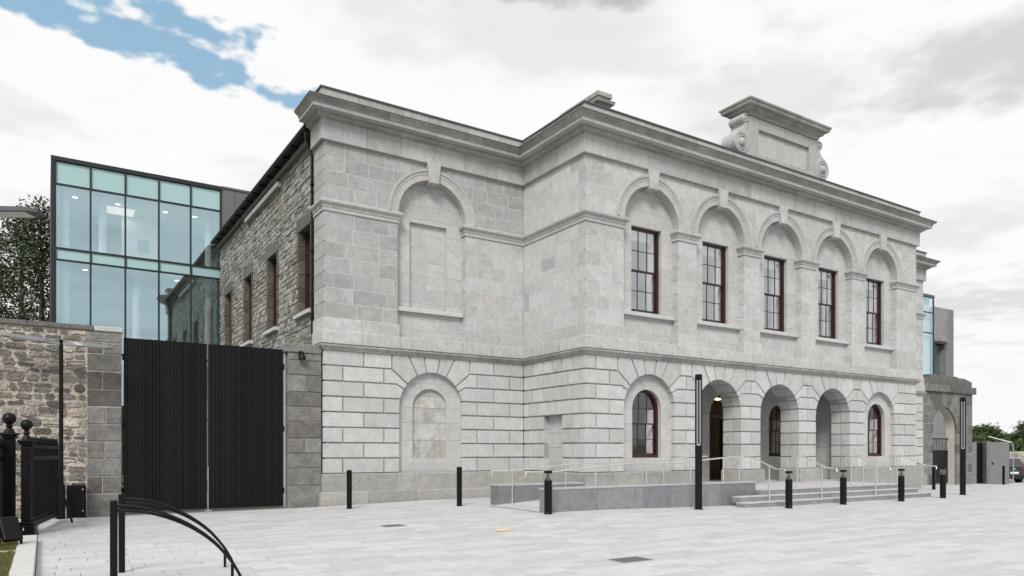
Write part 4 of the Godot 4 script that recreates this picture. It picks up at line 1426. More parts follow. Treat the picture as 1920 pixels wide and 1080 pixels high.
func glazed_extension() -> void:
	var zf := -19.2
	var e := thing("glazed_extension", "modern glass-fronted extension with dark mullions and turquoise spandrel panels behind the yard gate", "building")
	var xs := [-13.36, -12.06, -10.72, -9.37, -8.03, -6.72]
	var ys := [0.2, 3.1, 5.9, 9.78, 10.27, 13.0, 13.98]
	var names := ["low", "low", "vision", "band", "vision", "band"]
	var b := MB.new()
	for x in xs:
		b = MB.new()
		b.box(Vector3(x - 0.035, 0.0, zf - 0.12), Vector3(x + 0.035, 14.0, zf + 0.03))
		part(e, "mullion", b, M.mullion)
	for y in [0.2, 3.1, 5.9, 9.78, 10.27, 13.0]:
		b = MB.new()
		b.box(Vector3(xs[0] - 0.03, y - 0.035, zf - 0.12), Vector3(xs[5] + 0.03, y + 0.035, zf + 0.022))
		part(e, "transom", b, M.mullion)
	for i in 5:
		for j in 6:
			if names[j] == "band":
				b = MB.new()
				b.box(Vector3(xs[i] + 0.03, ys[j] + 0.03, zf - 0.06), Vector3(xs[i + 1] - 0.03, ys[j + 1] - 0.03, zf - 0.03))
				part(e, "spandrel_panel", b, M.frost)
			else:
				pane_at(e, "pane", xs[i] + 0.03, ys[j] + 0.03, xs[i + 1] - 0.03, ys[j + 1] - 0.03, zf - 0.03, M.curtain)
	# rows of frosted dots that make the big panes visible to people inside
	for i in 5:
		b = MB.new()
		for y in [11.15, 11.75, 7.5]:
			for k in 11:
				b.lathe([[0.0, 0.0], [0.016, 0.0]], Vector3.ZERO, 6, Transform3D(Basis(Vector3(1, 0, 0), Vector3(0, 0, 1), Vector3(0, -1, 0)), Vector3(lerpf(xs[i] + 0.1, xs[i + 1] - 0.1, k / 10.0), y, zf - 0.045)))
		part(e, "frosted_dots", b, M.white)
	# roof edge, side, zinc bay running behind the stone range
	b = MB.new()
	b.box(Vector3(-13.52, 13.98, zf - 12.0), Vector3(-6.68, 14.16, zf + 0.06))
	b.box(Vector3(-13.52, 0.0, zf - 12.0), Vector3(-13.4, 13.98, zf + 0.05))
	b.box(Vector3(-12.2, 14.16, zf - 9.0), Vector3(-7.0, 14.9, zf - 3.2))
	part(e, "roof_edge", b, M.mullion)
	for i in 5:
		b = MB.new()
		b.cbox(Vector3(-6.68 + i * 0.62 + 0.006, 0.0, zf - 0.2), Vector3(-6.68 + (i + 1) * 0.62 - 0.006, 14.1, zf - 0.02), 0.01)
		part(e, "zinc_panel", b, any_of(M.zinc))
	b = MB.new()
	b.box(Vector3(-6.68, 14.1, zf - 4.0), Vector3(-3.4, 14.2, zf + 0.02))
	part(e, "zinc_capping", b, M.lead)
	# what shows through the glass
	b = MB.new()
	b.box(Vector3(-13.4, 9.85, zf - 7.0), Vector3(-3.5, 10.2, zf - 0.14))
	b.box(Vector3(-13.4, 13.05, zf - 7.0), Vector3(-3.5, 13.9, zf - 0.14))
	b.box(Vector3(-13.4, 5.5, zf - 7.0), Vector3(-3.5, 5.85, zf - 0.14))
	b.box(Vector3(-13.4, 0.0, zf - 7.0), Vector3(-3.5, 0.2, zf - 0.14))
	part(e, "floor_slab", b, M.plaster)
	b = MB.new()
	b.box(Vector3(-13.4, 0.0, zf - 7.2), Vector3(-3.4, 14.0, zf - 7.0))
	b.box(Vector3(-3.5, 0.0, zf - 7.0), Vector3(-3.4, 14.0, zf - 0.2))
	b.box(Vector3(-10.6, 10.2, zf - 3.6), Vector3(-9.0, 13.05, zf - 3.4))
	part(e, "inner_wall", b, M.white)
	for q in [[-13.0, 10.2, 13.05], [-11.55, 10.2, 13.05], [-7.1, 10.2, 13.05], [-13.0, 5.85, 9.85], [-10.2, 5.85, 9.85], [-7.1, 5.85, 9.85]]:
		b = MB.new()
		b.lathe([[0.16, q[1]], [0.16, q[2]]], Vector3(q[0], 0, zf - 0.9), 16)
		part(e, "column", b, M.white)
	b = MB.new()
	b.box(Vector3(-9.0, 10.2, zf - 6.98), Vector3(-8.0, 12.4, zf - 6.94))
	part(e, "inner_door", b, mat(0.2, 0.25, 0.3, 0.5))
	b = MB.new()
	b.box(Vector3(-9.9, 11.4, zf - 3.38), Vector3(-9.4, 12.0, zf - 3.36))
	part(e, "notice_frame", b, mat(0.25, 0.27, 0.3, 0.5))
	var cp := thing("ceiling_light_panel", "square lit ceiling panel behind the second and third upper panes", "light", Vector3(-10.75, 13.0, zf - 2.6))
	b = MB.new()
	b.cbox(Vector3(-0.65, 0.0, -0.65), Vector3(0.65, 0.04, 0.65), 0.01)
	part(cp, "housing", b, M.white)
	b = MB.new()
	b.box(Vector3(-0.6, -0.012, -0.6), Vector3(0.6, -0.002, 0.6))
	part(cp, "light_diffuser", b, M.panel_lit)
	var al := AreaLight3D.new()
	al.name = "ceiling_panel_light"
	al.position = Vector3(0, -0.03, 0)
	al.rotation.x = -PI / 2
	al.area_size = Vector2(1.2, 1.2)
	al.light_energy = 0.35
	al.shadow_enabled = true
	cp.add_child(al)
	downlight(Vector3(-12.6, 13.03, zf - 1.6), "lit downlight behind the upper leftmost pane of the glazed extension", 0.8)
	downlight(Vector3(-10.9, 13.03, zf - 1.6), "lit downlight beside the second mullion, upper floor of glazed extension", 0.8)
	downlight(Vector3(-8.9, 13.03, zf - 1.6), "lit downlight behind the fourth upper pane of the glazed extension", 0.8)
	downlight(Vector3(-7.6, 13.03, zf - 1.6), "lit downlight behind the fifth upper pane, nearest the stone range", 0.8)
	downlight(Vector3(-12.2, 9.83, zf - 1.6), "lit downlight on the lower floor behind the leftmost pane", 0.8)
	downlight(Vector3(-8.4, 9.83, zf - 1.6), "lit downlight on the lower floor behind the fourth pane", 0.8)

# ------------------------------------------------------------------ modern block beyond the right wing
func right_building() -> void:
	var z := -13.0
	var e := thing("grey_clad_block", "modern grey-clad block with a tall glass strip, rising behind the right gateway", "building")
	var b := MB.new()
	b.box(Vector3(36.0, -1.0, z - 10.0), Vector3(45.3, 13.7, z - 0.3))
	part(e, "inner_wall", b, M.white)
	var ys := [5.6, 10.9, 12.5, 13.7]
	for i in 3:
		pane_at(e, "pane", 41.5, ys[i] + 0.03, 43.55, ys[i + 1] - 0.03, z, M.curtain)
		pane_at(e, "pane", 43.6, ys[i] + 0.03, 45.25, ys[i + 1] - 0.03, z, M.curtain)
	for x in [41.45, 43.55, 45.24]:
		b = MB.new()
		b.box(Vector3(x, 5.55, z - 0.1), Vector3(x + 0.06, 13.8, z + 0.04))
		part(e, "mullion", b, M.mullion)
	for y in ys:
		b = MB.new()
		b.box(Vector3(41.4, y - 0.04, z - 0.1), Vector3(45.3, y + 0.04, z + 0.03))
		part(e, "transom", b, M.mullion)
	b = MB.new()
	b.box(Vector3(36.0, 13.7, z - 10.0), Vector3(45.36, 13.9, z + 0.06))
	part(e, "roof_edge", b, M.lead)
	for q in [[36.0, -1.0, 39.0, 5.5], [39.0, -1.0, 42.2, 5.5], [42.2, -1.0, 45.36, 5.5], [45.36, 10.4, 47.4, 13.08], [47.4, 9.8, 48.4, 13.08], [45.36, 10.35, 46.0, 10.4], [47.2, 7.6, 48.4, 9.8], [47.2, 3.0, 48.4, 7.6], [45.36, 3.0, 47.2, 5.0], [45.36, -1.0, 48.4, 3.0]]:
		b = MB.new()
		b.cbox(Vector3(q[0] + 0.01, q[1], z - 6.0), Vector3(q[2] - 0.01, q[3] - 0.01, z), 0.01)
		part(e, "clad_panel", b, any_of(M.clad))
	b = MB.new()
	b.box(Vector3(45.36, 5.0, z - 0.6), Vector3(45.5, 10.35, z - 0.01))
	b.box(Vector3(45.5, 10.2, z - 0.6), Vector3(47.2, 10.35, z - 0.01))
	b.box(Vector3(46.2, 5.0, z - 0.5), Vector3(46.28, 10.2, z - 0.42))
	part(e, "window_frame", b, M.mullion)
	pane_at(e, "pane", 45.5, 5.0, 47.2, 10.2, z - 0.5, M.curtain)
	b = MB.new()
	b.box(Vector3(45.36, 5.0, z - 1.6), Vector3(47.2, 10.3, z - 1.5))
	part(e, "window_lining", b, M.white)

# ------------------------------------------------------------------ stone gateway right of the courthouse
func gateway() -> void:
	var t := front_at(-3.5)
	var g := thing("stone_gateway", "weathered brown stone gateway with a round arch at the right end of the courthouse", "gateway")
	var c := 27.95
	var hw := 1.24
	var vs := 2.78
	var hole := arch_poly(c, hw, -1.0, vs)
	var b := MB.new()
	for p in cut_all(rect(25.5, -0.8, 31.0, 4.86), [arch_poly(c, hw + 0.02, -1.2, vs)]): prism(b, p, -0.54, -0.012, 0, true, t)
	part(g, "wall_core", b, M.rubmortar)
	var vv := -0.6
	var i := 0
	while vv < 4.8:
		var h := 1.0 if i == 0 else 0.54
		if vv + h > 4.6: h = 4.86 - vv
		var js := [25.5, 26.3, c, 30.1, 31.0] if i % 2 == 0 else [25.5, 25.95, 26.5, c, 29.6, 30.5, 31.0]
		var cuts := [hole]
		if vv + h > vs: cuts.append(PackedVector2Array([Vector2(c, vs), Vector2(c + 1.7, 4.95), Vector2(c - 1.7, 4.95)]))
		row_blocks(g, "gateway_stone", t, vv, vv + h, js, cuts, 0.022, -0.55, 0.0, 0.01, M.brownstone, 0.008)
		vv += h
		i += 1
	var ang := [-41.0, -25.0, -8.0, 8.0, 25.0, 41.0]
	for k in 5:
		var f := func(d: float) -> Vector2: return Vector2(c + tan(deg_to_rad(d)) * 4.0, vs + 4.0)
		for p in Geometry2D.intersect_polygons(ccw(PackedVector2Array([Vector2(c, vs), f.call(ang[k + 1]), f.call(ang[k])])), rect(c - 2, vs, c + 2, 4.86)):
			for q in cut_all(p, [hole]): block(g, "voussoir", t, q, 0.022, -0.55, rng.randf_range(0.0, 0.012), 0.01, any_of(M.brownstone))
	for q in [[25.3, 27.0], [27.0, 28.3], [28.3, 29.7], [29.7, 31.22]]:
		b = MB.new()
		prism(b, rect(q[0] + 0.006, 4.86, q[1] - 0.006, 5.24), -0.7, 0.12, 0.012, true)
		part(g, "coping", b, any_of(M.brownstone), t)
	for q in [[26.4, 29.35, 5.78, 5.78], [29.36, 30.95, 5.72, 5.55], [25.5, 26.38, 5.3, 5.6]]:
		b = MB.new()
		prism(b, PackedVector2Array([Vector2(q[0], 5.24), Vector2(q[1], 5.24), Vector2(q[1], q[3]), Vector2((q[0] + q[1]) / 2, maxf(q[2], q[3])), Vector2(q[0], q[2])]), -0.6, 0.0, 0.015, true)
		part(g, "blocking_stone", b, any_of(M.brownstone), t)
	b = MB.new()
	var lp := [Vector2(c + hw - 0.012, -0.6)]
	for k in 21: lp.append(Vector2(c + (hw - 0.012) * cos(PI * k / 20.0), vs + (hw - 0.012) * sin(PI * k / 20.0)))
	lp.append(Vector2(c - hw + 0.012, -0.6))
	for k in lp.size() - 1:
		b.quad(Vector3(lp[k].x, lp[k].y, -3.58), Vector3(lp[k + 1].x, lp[k + 1].y, -3.58), Vector3(lp[k + 1].x, lp[k + 1].y, -4.05), Vector3(lp[k].x, lp[k].y, -4.05))
	part(g, "plastered_reveal", b, mat(0.5, 0.475, 0.42, 0.95, 0.0, M.panel[0].albedo_texture, 0.5))
	var ig := thing("arch_gate", "black iron gate with bars over a solid lower panel under the stone arch", "gate", Vector3(26.75, 0, -3.95))
	b = MB.new()
	b.box(Vector3(0.02, -0.15, -0.02), Vector3(2.4, 1.62, 0.02))
	part(ig, "lower_panel", b, M.iron)
	b = MB.new()
	b.box(Vector3(0.0, 2.28, -0.025), Vector3(2.42, 2.34, 0.025))
	b.box(Vector3(0.0, 1.6, -0.025), Vector3(2.42, 1.67, 0.025))
	part(ig, "gate_rail", b, M.iron)
	for k in 15:
		b = MB.new()
		b.tube(PackedVector3Array([Vector3(0.1 + k * 0.16, 1.6, 0), Vector3(0.1 + k * 0.16, 2.32, 0)]), 0.014, 6)
		part(ig, "bar", b, M.iron)

# ------------------------------------------------------------------ ramp, steps, handrails
func ramp_y(x: float) -> float:
	if x < -0.4: return lerpf(0.1, 0.3, clampf((x + 3.45) / 3.05, 0, 1))
	if x < 1.6: return 0.3
	return lerpf(0.3, 0.45, clampf((x - 1.6) / 2.2, 0, 1))

func ramp_and_steps() -> void:
	var b := MB.new()
	var xs := [-3.45, -2.5, -1.5, -0.4, 0.6, 1.6, 2.6, 3.8, 4.36]
	for i in xs.size() - 1:
		var a: float = xs[i]
		var c: float = xs[i + 1]
		b.quad(Vector3(a, ramp_y(a), 2.56), Vector3(c, ramp_y(c), 2.56), Vector3(c, ramp_y(c), 0.12), Vector3(a, ramp_y(a), 0.12))
		b.quad(Vector3(a, -0.1, 2.56), Vector3(c, -0.1, 2.56), Vector3(c, ramp_y(c), 2.56), Vector3(a, ramp_y(a), 2.56))
	var ramp := structure("ramp", b, M.bed)
	for i in 13:
		for j in 4:
			var x := -3.44 + i * 0.6
			var x1 := minf(x + 0.594, 4.35)
			var z := 2.55 - j * 0.61
			b = MB.new()
			b.quad(Vector3(x, ramp_y(x) + 0.005, z), Vector3(x1, ramp_y(x1) + 0.005, z), Vector3(x1, ramp_y(x1) + 0.005, z - 0.604), Vector3(x, ramp_y(x) + 0.005, z - 0.604))
			part(ramp, "ramp_slab", b, any_of(M.slab))
	# low clad walls
	var w := thing("ramp_wall", "long low wall of blue-grey stone slabs along the front of the ramp", "wall", Vector3(-3.47, 0, 2.56))
	var js := [0.0, 1.7, 3.23, 4.28, 6.25, 7.82]
	for i in 5:
		b = MB.new()
		b.cbox(Vector3(js[i] + 0.0025, -0.1, 0.0), Vector3(js[i + 1] - 0.0025, 0.65, 0.22), 0.004)
		part(w, "cladding_slab", b, M.blue[[2, 4, 1, 3, 0][i]])
	var cj := [-0.012, 1.5, 3.0, 4.5, 6.1, 7.83]
	for i in 5:
		b = MB.new()
		b.cbox(Vector3(cj[i] + 0.002, 0.65, -0.01), Vector3(cj[i + 1] - 0.002, 0.7, 0.232), 0.006)
		part(w, "coping", b, M.bluetop)
	w = thing("ramp_wall", "short low wall of blue-grey stone behind the start of the ramp", "wall", Vector3(-3.14, 0, -0.33))
	for q in [[0.0, 1.5], [1.5, 2.96]]:
		b = MB.new()
		b.cbox(Vector3(q[0] + 0.0025, -0.1, 0.0), Vector3(q[1] - 0.0025, 0.63, 0.48), 0.004)
		part(w, "cladding_slab", b, M.blue[int(q[0])])
		b = MB.new()
		b.cbox(Vector3(q[0] - 0.01, 0.63, -0.01), Vector3(q[1] + 0.008, 0.68, 0.492), 0.006)
		part(w, "coping", b, M.bluetop)
	# three steps and the landing
	var st := thing("entrance_steps", "three wide grey stone steps up to the arched porch", "steps", Vector3(0, 0, 0))
	for q in [[2.8, 12.6, 3.35, 3.7, 0.15], [3.05, 12.42, 3.0, 3.36, 0.3], [4.35, 12.25, 2.6, 3.01, 0.45]]:
		var n := 6
		for i in n:
			var a := lerpf(q[0], q[1], float(i) / n)
			var c := lerpf(q[0], q[1], float(i + 1) / n)
			b = MB.new()
			b.cbox(Vector3(a + 0.002, -0.15 if q[4] < 0.2 else q[4] - 0.16, q[2]), Vector3(c - 0.002, q[4] - 0.032, q[3] - 0.012), 0.006)
			part(st, "riser_stone", b, any_of(M.step))
			b = MB.new()
			b.cbox(Vector3(a + 0.002, q[4] - 0.032, q[2] - 0.02), Vector3(c - 0.002, q[4], q[3]), 0.006)
			part(st, "tread", b, M.tread)
	b = MB.new()
	b.box(Vector3(4.35, -0.2, -2.62), Vector3(12.25, 0.43, 2.62))
	b.box(Vector3(12.2, -0.2, -2.62), Vector3(14.4, 0.43, -0.2))
	var land := structure("landing", b, M.bed)
	for i in 17:
		for j in 9:
			var x := 4.36 + i * 0.6
			var z := 2.59 - j * 0.58
			if x > 13.9 or (x > 12.0 and z > -0.1): continue
			b = MB.new()
			b.box(Vector3(x, 0.43, z - 0.575), Vector3(x + 0.595, 0.448, z))
			part(land, "landing_slab", b, any_of(M.slab))
	# ramp rails
	var ra := PackedVector3Array([Vector3(-3.51, 0.94, 0.36), Vector3(-3.51, 1.05, 0.36), Vector3(-3.49, 1.07, 0.36), Vector3(-2.8, 1.07, 0.36), Vector3(-0.25, 1.27, 0.36), Vector3(1.9, 1.27, 0.36), Vector3(4.2, 1.44, 0.36), Vector3(4.9, 1.44, 0.36), Vector3(4.92, 1.3, 0.36)])
	rail("ramp_handrail", "stainless steel handrail on the inner side of the ramp, nearest the building", ra, [[-2.85, 0.36, -1], [-1.0, 0.36, -1], [0.9, 0.36, -1], [2.9, 0.36, -1], [4.4, 0.36, -1]], "ramp handrails")
	var rb := PackedVector3Array([Vector3(-3.8, 0.96, 2.45), Vector3(-3.8, 1.07, 2.45), Vector3(-3.78, 1.09, 2.45), Vector3(-2.99, 1.09, 2.45), Vector3(-0.46, 1.27, 2.45), Vector3(1.32, 1.27, 2.45), Vector3(3.55, 1.43, 2.45), Vector3(4.05, 1.43, 2.47), Vector3(4.12, 1.43, 2.55), Vector3(4.12, 1.42, 2.86), Vector3(4.12, 1.11, 3.63), Vector3(4.12, 1.09, 3.68), Vector3(4.12, 1.09, 3.99), Vector3(4.12, 0.98, 4.0)])
	rail("ramp_handrail", "stainless steel handrail along the front ramp wall, bending down the steps", rb, [[-3.2, 2.45, -1], [-1.6, 2.45, -1], [0.2, 2.45, -1], [1.9, 2.45, -1], [3.3, 2.45, -1], [4.0, 2.46, -1], [4.12, 3.45, 0.15]], "ramp handrails")
	var names := ["stainless steel handrail on the steps before the second open arch", "stainless steel handrail on the steps before the rightmost open arch", "stainless steel handrail at the right end of the steps"]
	var xsr := [6.57, 9.5, 12.35]
	for i in 3:
		var x: float = xsr[i]
		var p := PackedVector3Array([Vector3(x, 1.3, 2.4), Vector3(x, 1.42, 2.41), Vector3(x, 1.43, 2.45), Vector3(x, 1.43, 2.9), Vector3(x, 1.11, 3.63), Vector3(x, 1.09, 3.7), Vector3(x, 1.09, 4.0), Vector3(x, 0.98, 4.01)])
		rail("step_handrail", names[i], p, [[x, 2.62, 0.45], [x, 3.5, 0.15]], "handrails on the entrance steps")
	var p2 := PackedVector3Array([Vector3(10.6, 1.43, 2.3), Vector3(11.0, 1.43, 2.3), Vector3(12.3, 1.1, 2.0), Vector3(12.7, 1.08, 1.95), Vector3(12.7, 0.95, 1.95)])
	rail("step_handrail", "short stainless steel handrail on the landing sloping to the right, before the last window", p2, [[10.75, 2.3, 0.45], [12.0, 2.07, 0.45]], "handrails on the entrance steps")

func rail(called: String, label: String, path: PackedVector3Array, posts: Array, group: String) -> void:
	var t := thing(called, label, "handrail", Vector3(posts[0][0], 0, posts[0][1]), 0, group)
	var o := t.position
	var pp := PackedVector3Array()
	for q in path: pp.append(q - o)
	var b := MB.new()
	b.tube(pp, 0.0215, 10)
	part(t, "rail", b, M.steel)
	for q in posts:
		var y0: float = q[2] if q[2] > -0.5 else ramp_y(q[0])
		var y1 := y0 + 0.9
		var best := 99.0
		for i in path.size() - 1:
			for k in 12:
				var c := path[i].lerp(path[i + 1], k / 12.0)
				var d := Vector2(c.x - q[0], c.z - q[1]).length()
				if d < best and c.y > 1.0:
					best = d
					y1 = c.y
		b = MB.new()
		b.tube(PackedVector3Array([Vector3(q[0], y0 - 0.02, q[1]) - o, Vector3(q[0], y1 - 0.015, q[1]) - o]), 0.02, 10)
		b.lathe([[0.05, y0 + 0.004], [0.05, y0 + 0.012], [0.02, y0 + 0.014]], Vector3(q[0], 0, q[1]) - o, 12)
		part(t, "post", b, M.steel)

# ------------------------------------------------------------------ bollards, light columns, covers
func street_furniture() -> void:
	var labels := ["round black bollard light in front of the left end of the ramp wall", "round black bollard light by the left end of the steps", "round black bollard light before the middle of the steps", "round black bollard light before the right part of the steps", "rightmost round black bollard light, past the end of the steps"]
	var spots := [[-3.56, 3.06], [3.82, 4.34], [6.51, 4.26], [9.39, 4.42], [12.18, 4.31]]
	for i in 5:
		var x: float = spots[i][0]
		var z: float = spots[i][1]
		var t := thing("bollard_light", labels[i], "bollard", Vector3(x, gy(x, z), z), 0.2 * i, "round bollard lights")
		var b := MB.new()
		b.lathe([[0.098, -0.02], [0.098, 0.0], [0.095, 0.02], [0.095, 0.80], [0.092, 0.81], [0.05, 0.875], [0.028, 0.9], [0.028, 0.94]], Vector3.ZERO, 24)
		part(t, "shaft", b, M.black)
		b = MB.new()
		b.lathe([[0.03, 0.965], [0.02, 0.965], [0.028, 0.975], [0.1, 0.985], [0.1, 1.04], [0.095, 1.045], [0.0, 1.047]], Vector3.ZERO, 24)
		b.lathe([[0.028, 0.93], [0.028, 0.985]], Vector3.ZERO, 12)
		part(t, "cap", b, M.black)
		b = MB.new()
		b.lathe([[0.088, 0.815], [0.088, 0.985]], Vector3.ZERO, 24)
		var clear := part(t, "clear_collar", b, M.sash)
		clear.set_meta("label", "clear light ring under the cap")
		b = MB.new()
		for k in 4:
			var a := PI / 4 + k * PI / 2
			b.lathe([[0.008, 0.0], [0.008, 0.004], [0.0, 0.005]], Vector3.ZERO, 6, Transform3D(Basis(Vector3(cos(a), 0, -sin(a)), Vector3(sin(a), 0, cos(a)), Vector3(0, -1, 0)), Vector3(sin(a) * 0.094, 0.05, cos(a) * 0.094)))
		part(t, "screws", b, M.galv)
	var sq := [[-6.74, -1.83, 1.06, "plain square black bollard before the left part of the wing"], [-4.08, -0.44, 1.09, "plain square black bollard left of the short ramp wall"], [19.42, 0.29, 1.08, "plain square black bollard beyond the steps, before the stone gateway"], [32.55, -2.55, 1.09, "far square black bollard before the grey enclosure wall"]]
	for q in sq:
		var t := thing("square_bollard", q[3], "bollard", Vector3(q[0], gy(q[0], q[1]), q[1]), 0.1, "square bollards")
		var b := MB.new()
		b.cbox(Vector3(-0.055, -0.03, -0.055), Vector3(0.055, q[2] - 0.02, 0.055), 0.006)
		part(t, "post", b, M.black)
		b = MB.new()
		b.cbox(Vector3(-0.052, q[2] - 0.02, -0.052), Vector3(0.052, q[2], 0.052), 0.008)
		part(t, "cap", b, M.black)
	for q in [[1.05, 3.56, "tall black light column standing in front of the ramp wall", -0.72], [14.99, 3.61, "tall black light column standing in front of the stone gateway", -0.95]]:
		var t := thing("light_column", q[2], "lamp post", Vector3(q[0], gy(q[0], q[1]), q[1]), q[3], "light columns")
		var b := MB.new()
		b.cbox(Vector3(-0.088, -0.05, -0.088), Vector3(0.088, 1.72, 0.088), 0.02)
		b.cbox(Vector3(-0.12, -0.01, -0.12), Vector3(0.12, 0.012, 0.12), 0.004)
		part(t, "shaft", b, M.black)
		b = MB.new()
		for x in [-0.074, 0.0, 0.074]: b.cbox(Vector3(x - 0.014, 1.72, -0.085), Vector3(x + 0.014, 3.5, 0.085), 0.005)
		b.box(Vector3(-0.08, 1.72, -0.085), Vector3(0.08, 3.5, -0.065))
		part(t, "head_frame", b, M.black)
		b = MB.new()
		b.cbox(Vector3(-0.088, 3.5, -0.088), Vector3(0.088, 3.63, 0.088), 0.012)
		part(t, "cap", b, M.black)
		b = MB.new()
		b.box(Vector3(-0.06, 1.74, -0.05), Vector3(-0.014, 3.48, 0.05))
		part(t, "diffuser", b, M.diffuser)
		b = MB.new()
		b.box(Vector3(0.014, 1.74, -0.05), Vector3(0.06, 3.48, 0.05))
		part(t, "diffuser", b, M.diffuser)
		b = MB.new()
		b.lathe([[0.0, 0.0], [0.07, 0.0], [0.03, 0.08], [0.0, 0.09]], Vector3(0, 1.72, 0.02), 12)
		part(t, "reflector", b, M.galv)
	for q in [[-6.49, 9.23, 0.3, 0.2, "dark rectangular drain cover in the foreground paving"], [-7.53, 2.97, 0.25, 0.2, "small grey access cover in the paving before the wing"]]:
		var t := thing("drain_cover", q[4], "cover", Vector3(q[0], gy(q[0], q[1]), q[1]), 0, "covers in the paving")
		var b := MB.new()
		b.cbox(Vector3(-q[2], -0.01, -q[3]), Vector3(q[2], 0.006, q[3]), 0.002)
		part(t, "frame", b, M.galv)
		for i in 8:
			b = MB.new()
			var x := lerpf(-q[2] + 0.04, q[2] - 0.04, (i + 0.5) / 8.0)
			b.cbox(Vector3(x - q[2] * 0.1, 0.004, -q[3] + 0.03), Vector3(x + q[2] * 0.1, 0.012, q[3] - 0.03), 0.002)
			part(t, "plate_strip", b, M.cover)
	var ym := MB.new()
	for i in 7:
		var a := TAU * i / 7.0
		var a2 := TAU * (i + 1) / 7.0
		var r := 0.15 + 0.05 * sin(i * 2.4)
		var r2 := 0.15 + 0.05 * sin((i + 1) % 7 * 2.4)
		ym.tri(Vector3(0, 0.006, 0), Vector3(sin(a) * r * 1.4, 0.005, cos(a) * r), Vector3(sin(a2) * r2 * 1.4, 0.005, cos(a2) * r2))
	var y := part(self, "survey_mark", ym, M.yellow, Transform3D(Basis.IDENTITY, Vector3(-6.05, gy(-6.05, 5.02) + 0.002, 5.02)))
	tag(y, "small yellow paint mark sprayed on the pale paving", "paint mark")
	# cycle stands in the foreground
	var r1 := seen(-4.57, 8.35)
	var r2 := seen(-5.165, 9.63)
	for k in 2:
		var o := r1 if k == 0 else r2
		var t := thing("cycle_stand", "nearest black tubular cycle stand with double hoop, bottom left" if k == 0 else "black tubular cycle stand behind the nearest one", "cycle stand", Vector3(o.x, 0, o.z), 0, "cycle stands")
		var d := (seen(1.25, 0.47) - seen(0, 0)).normalized()
		var b := MB.new()
		b.lathe([[0.04, -0.03], [0.04, 1.03], [0.036, 1.04], [0.0, 1.042]], Vector3.ZERO, 20)
		b.lathe([[0.043, 0.975], [0.043, 0.983]], Vector3.ZERO, 20)
		part(t, "post", b, M.black)
		for h in 2:
			var p := PackedVector3Array()
			var cv := Curve3D.new()
			for q in [[0.0, 0.985], [0.28, 0.95], [0.5, 0.882], [0.72, 0.78], [0.93, 0.64], [1.11, 0.473], [1.28, 0.245], [1.36, 0.09], [1.4, -0.03]]:
				cv.add_point(d * q[0] + Vector3(0, q[1] - (0.062 * (1.0 - q[0] / 1.4) if h == 1 else 0.0), 0) + d.cross(Vector3.UP) * (0.012 if h == 0 else -0.012))
			for k2 in range(1, cv.point_count - 1):
				var tg := (cv.get_point_position(k2 + 1) - cv.get_point_position(k2 - 1)) / 6.0
				cv.set_point_in(k2, -tg)
				cv.set_point_out(k2, tg)
			for i in 33: p.append(cv.sample_baked(cv.get_baked_length() * i / 32.0, true))
			b = MB.new()
			b.tube(p, 0.017, 12)
			part(t, "hoop", b, M.black)
		b = MB.new()
		b.tube(PackedVector3Array([d * 1.27 + Vector3(0, -0.02, 0), d * 1.27 + Vector3(0, 0.24, 0)]), 0.018, 10)
		part(t, "foot", b, M.black)

# ------------------------------------------------------------------ left edge: lamp, iron gates, cabinet, lawn
func lamp_head(parent: Node3D, at: Vector3, turn: float, tilt: float, l: float, m: Material) -> void:
	var t := Transform3D(Basis(Vector3.UP, turn) * Basis(Vector3(0, 0, 1), tilt), at)
	var h := Node3D.new()
	h.name = "lamp_head"
	parent.add_child(h, true)
	h.transform = t
	var b := MB.new()
	var sec := [[0.0, 0.035, 0.06], [0.18, 0.05, 0.075], [0.3, 0.13, 0.095], [0.42, 0.16, 0.1], [l - 0.12, 0.16, 0.075], [l, 0.1, 0.035]]
	for i in sec.size() - 1:
		var q := []
		for k in [i, i + 1]:
			var s: Array = sec[k]
			q.append([Vector3(s[0], 0, s[1]), Vector3(s[0], 0, -s[1]), Vector3(s[0], s[2], -s[1] * 0.6), Vector3(s[0], s[2], s[1] * 0.6)])
		for k in 4:
			b.quad(q[0][k], q[0][(k + 1) % 4], q[1][(k + 1) % 4], q[1][k])
	var e: Array = sec[-1]
	b.quad(Vector3(e[0], 0, e[1]), Vector3(e[0], 0, -e[1]), Vector3(e[0], e[2], -e[1] * 0.6), Vector3(e[0], e[2], e[1] * 0.6))
	part(h, "housing", b, m)
	b = MB.new()
	b.cbox(Vector3(0.44, -0.008, -0.12), Vector3(l - 0.16, 0.004, 0.12), 0.003)
	part(h, "lens", b, M.lens)

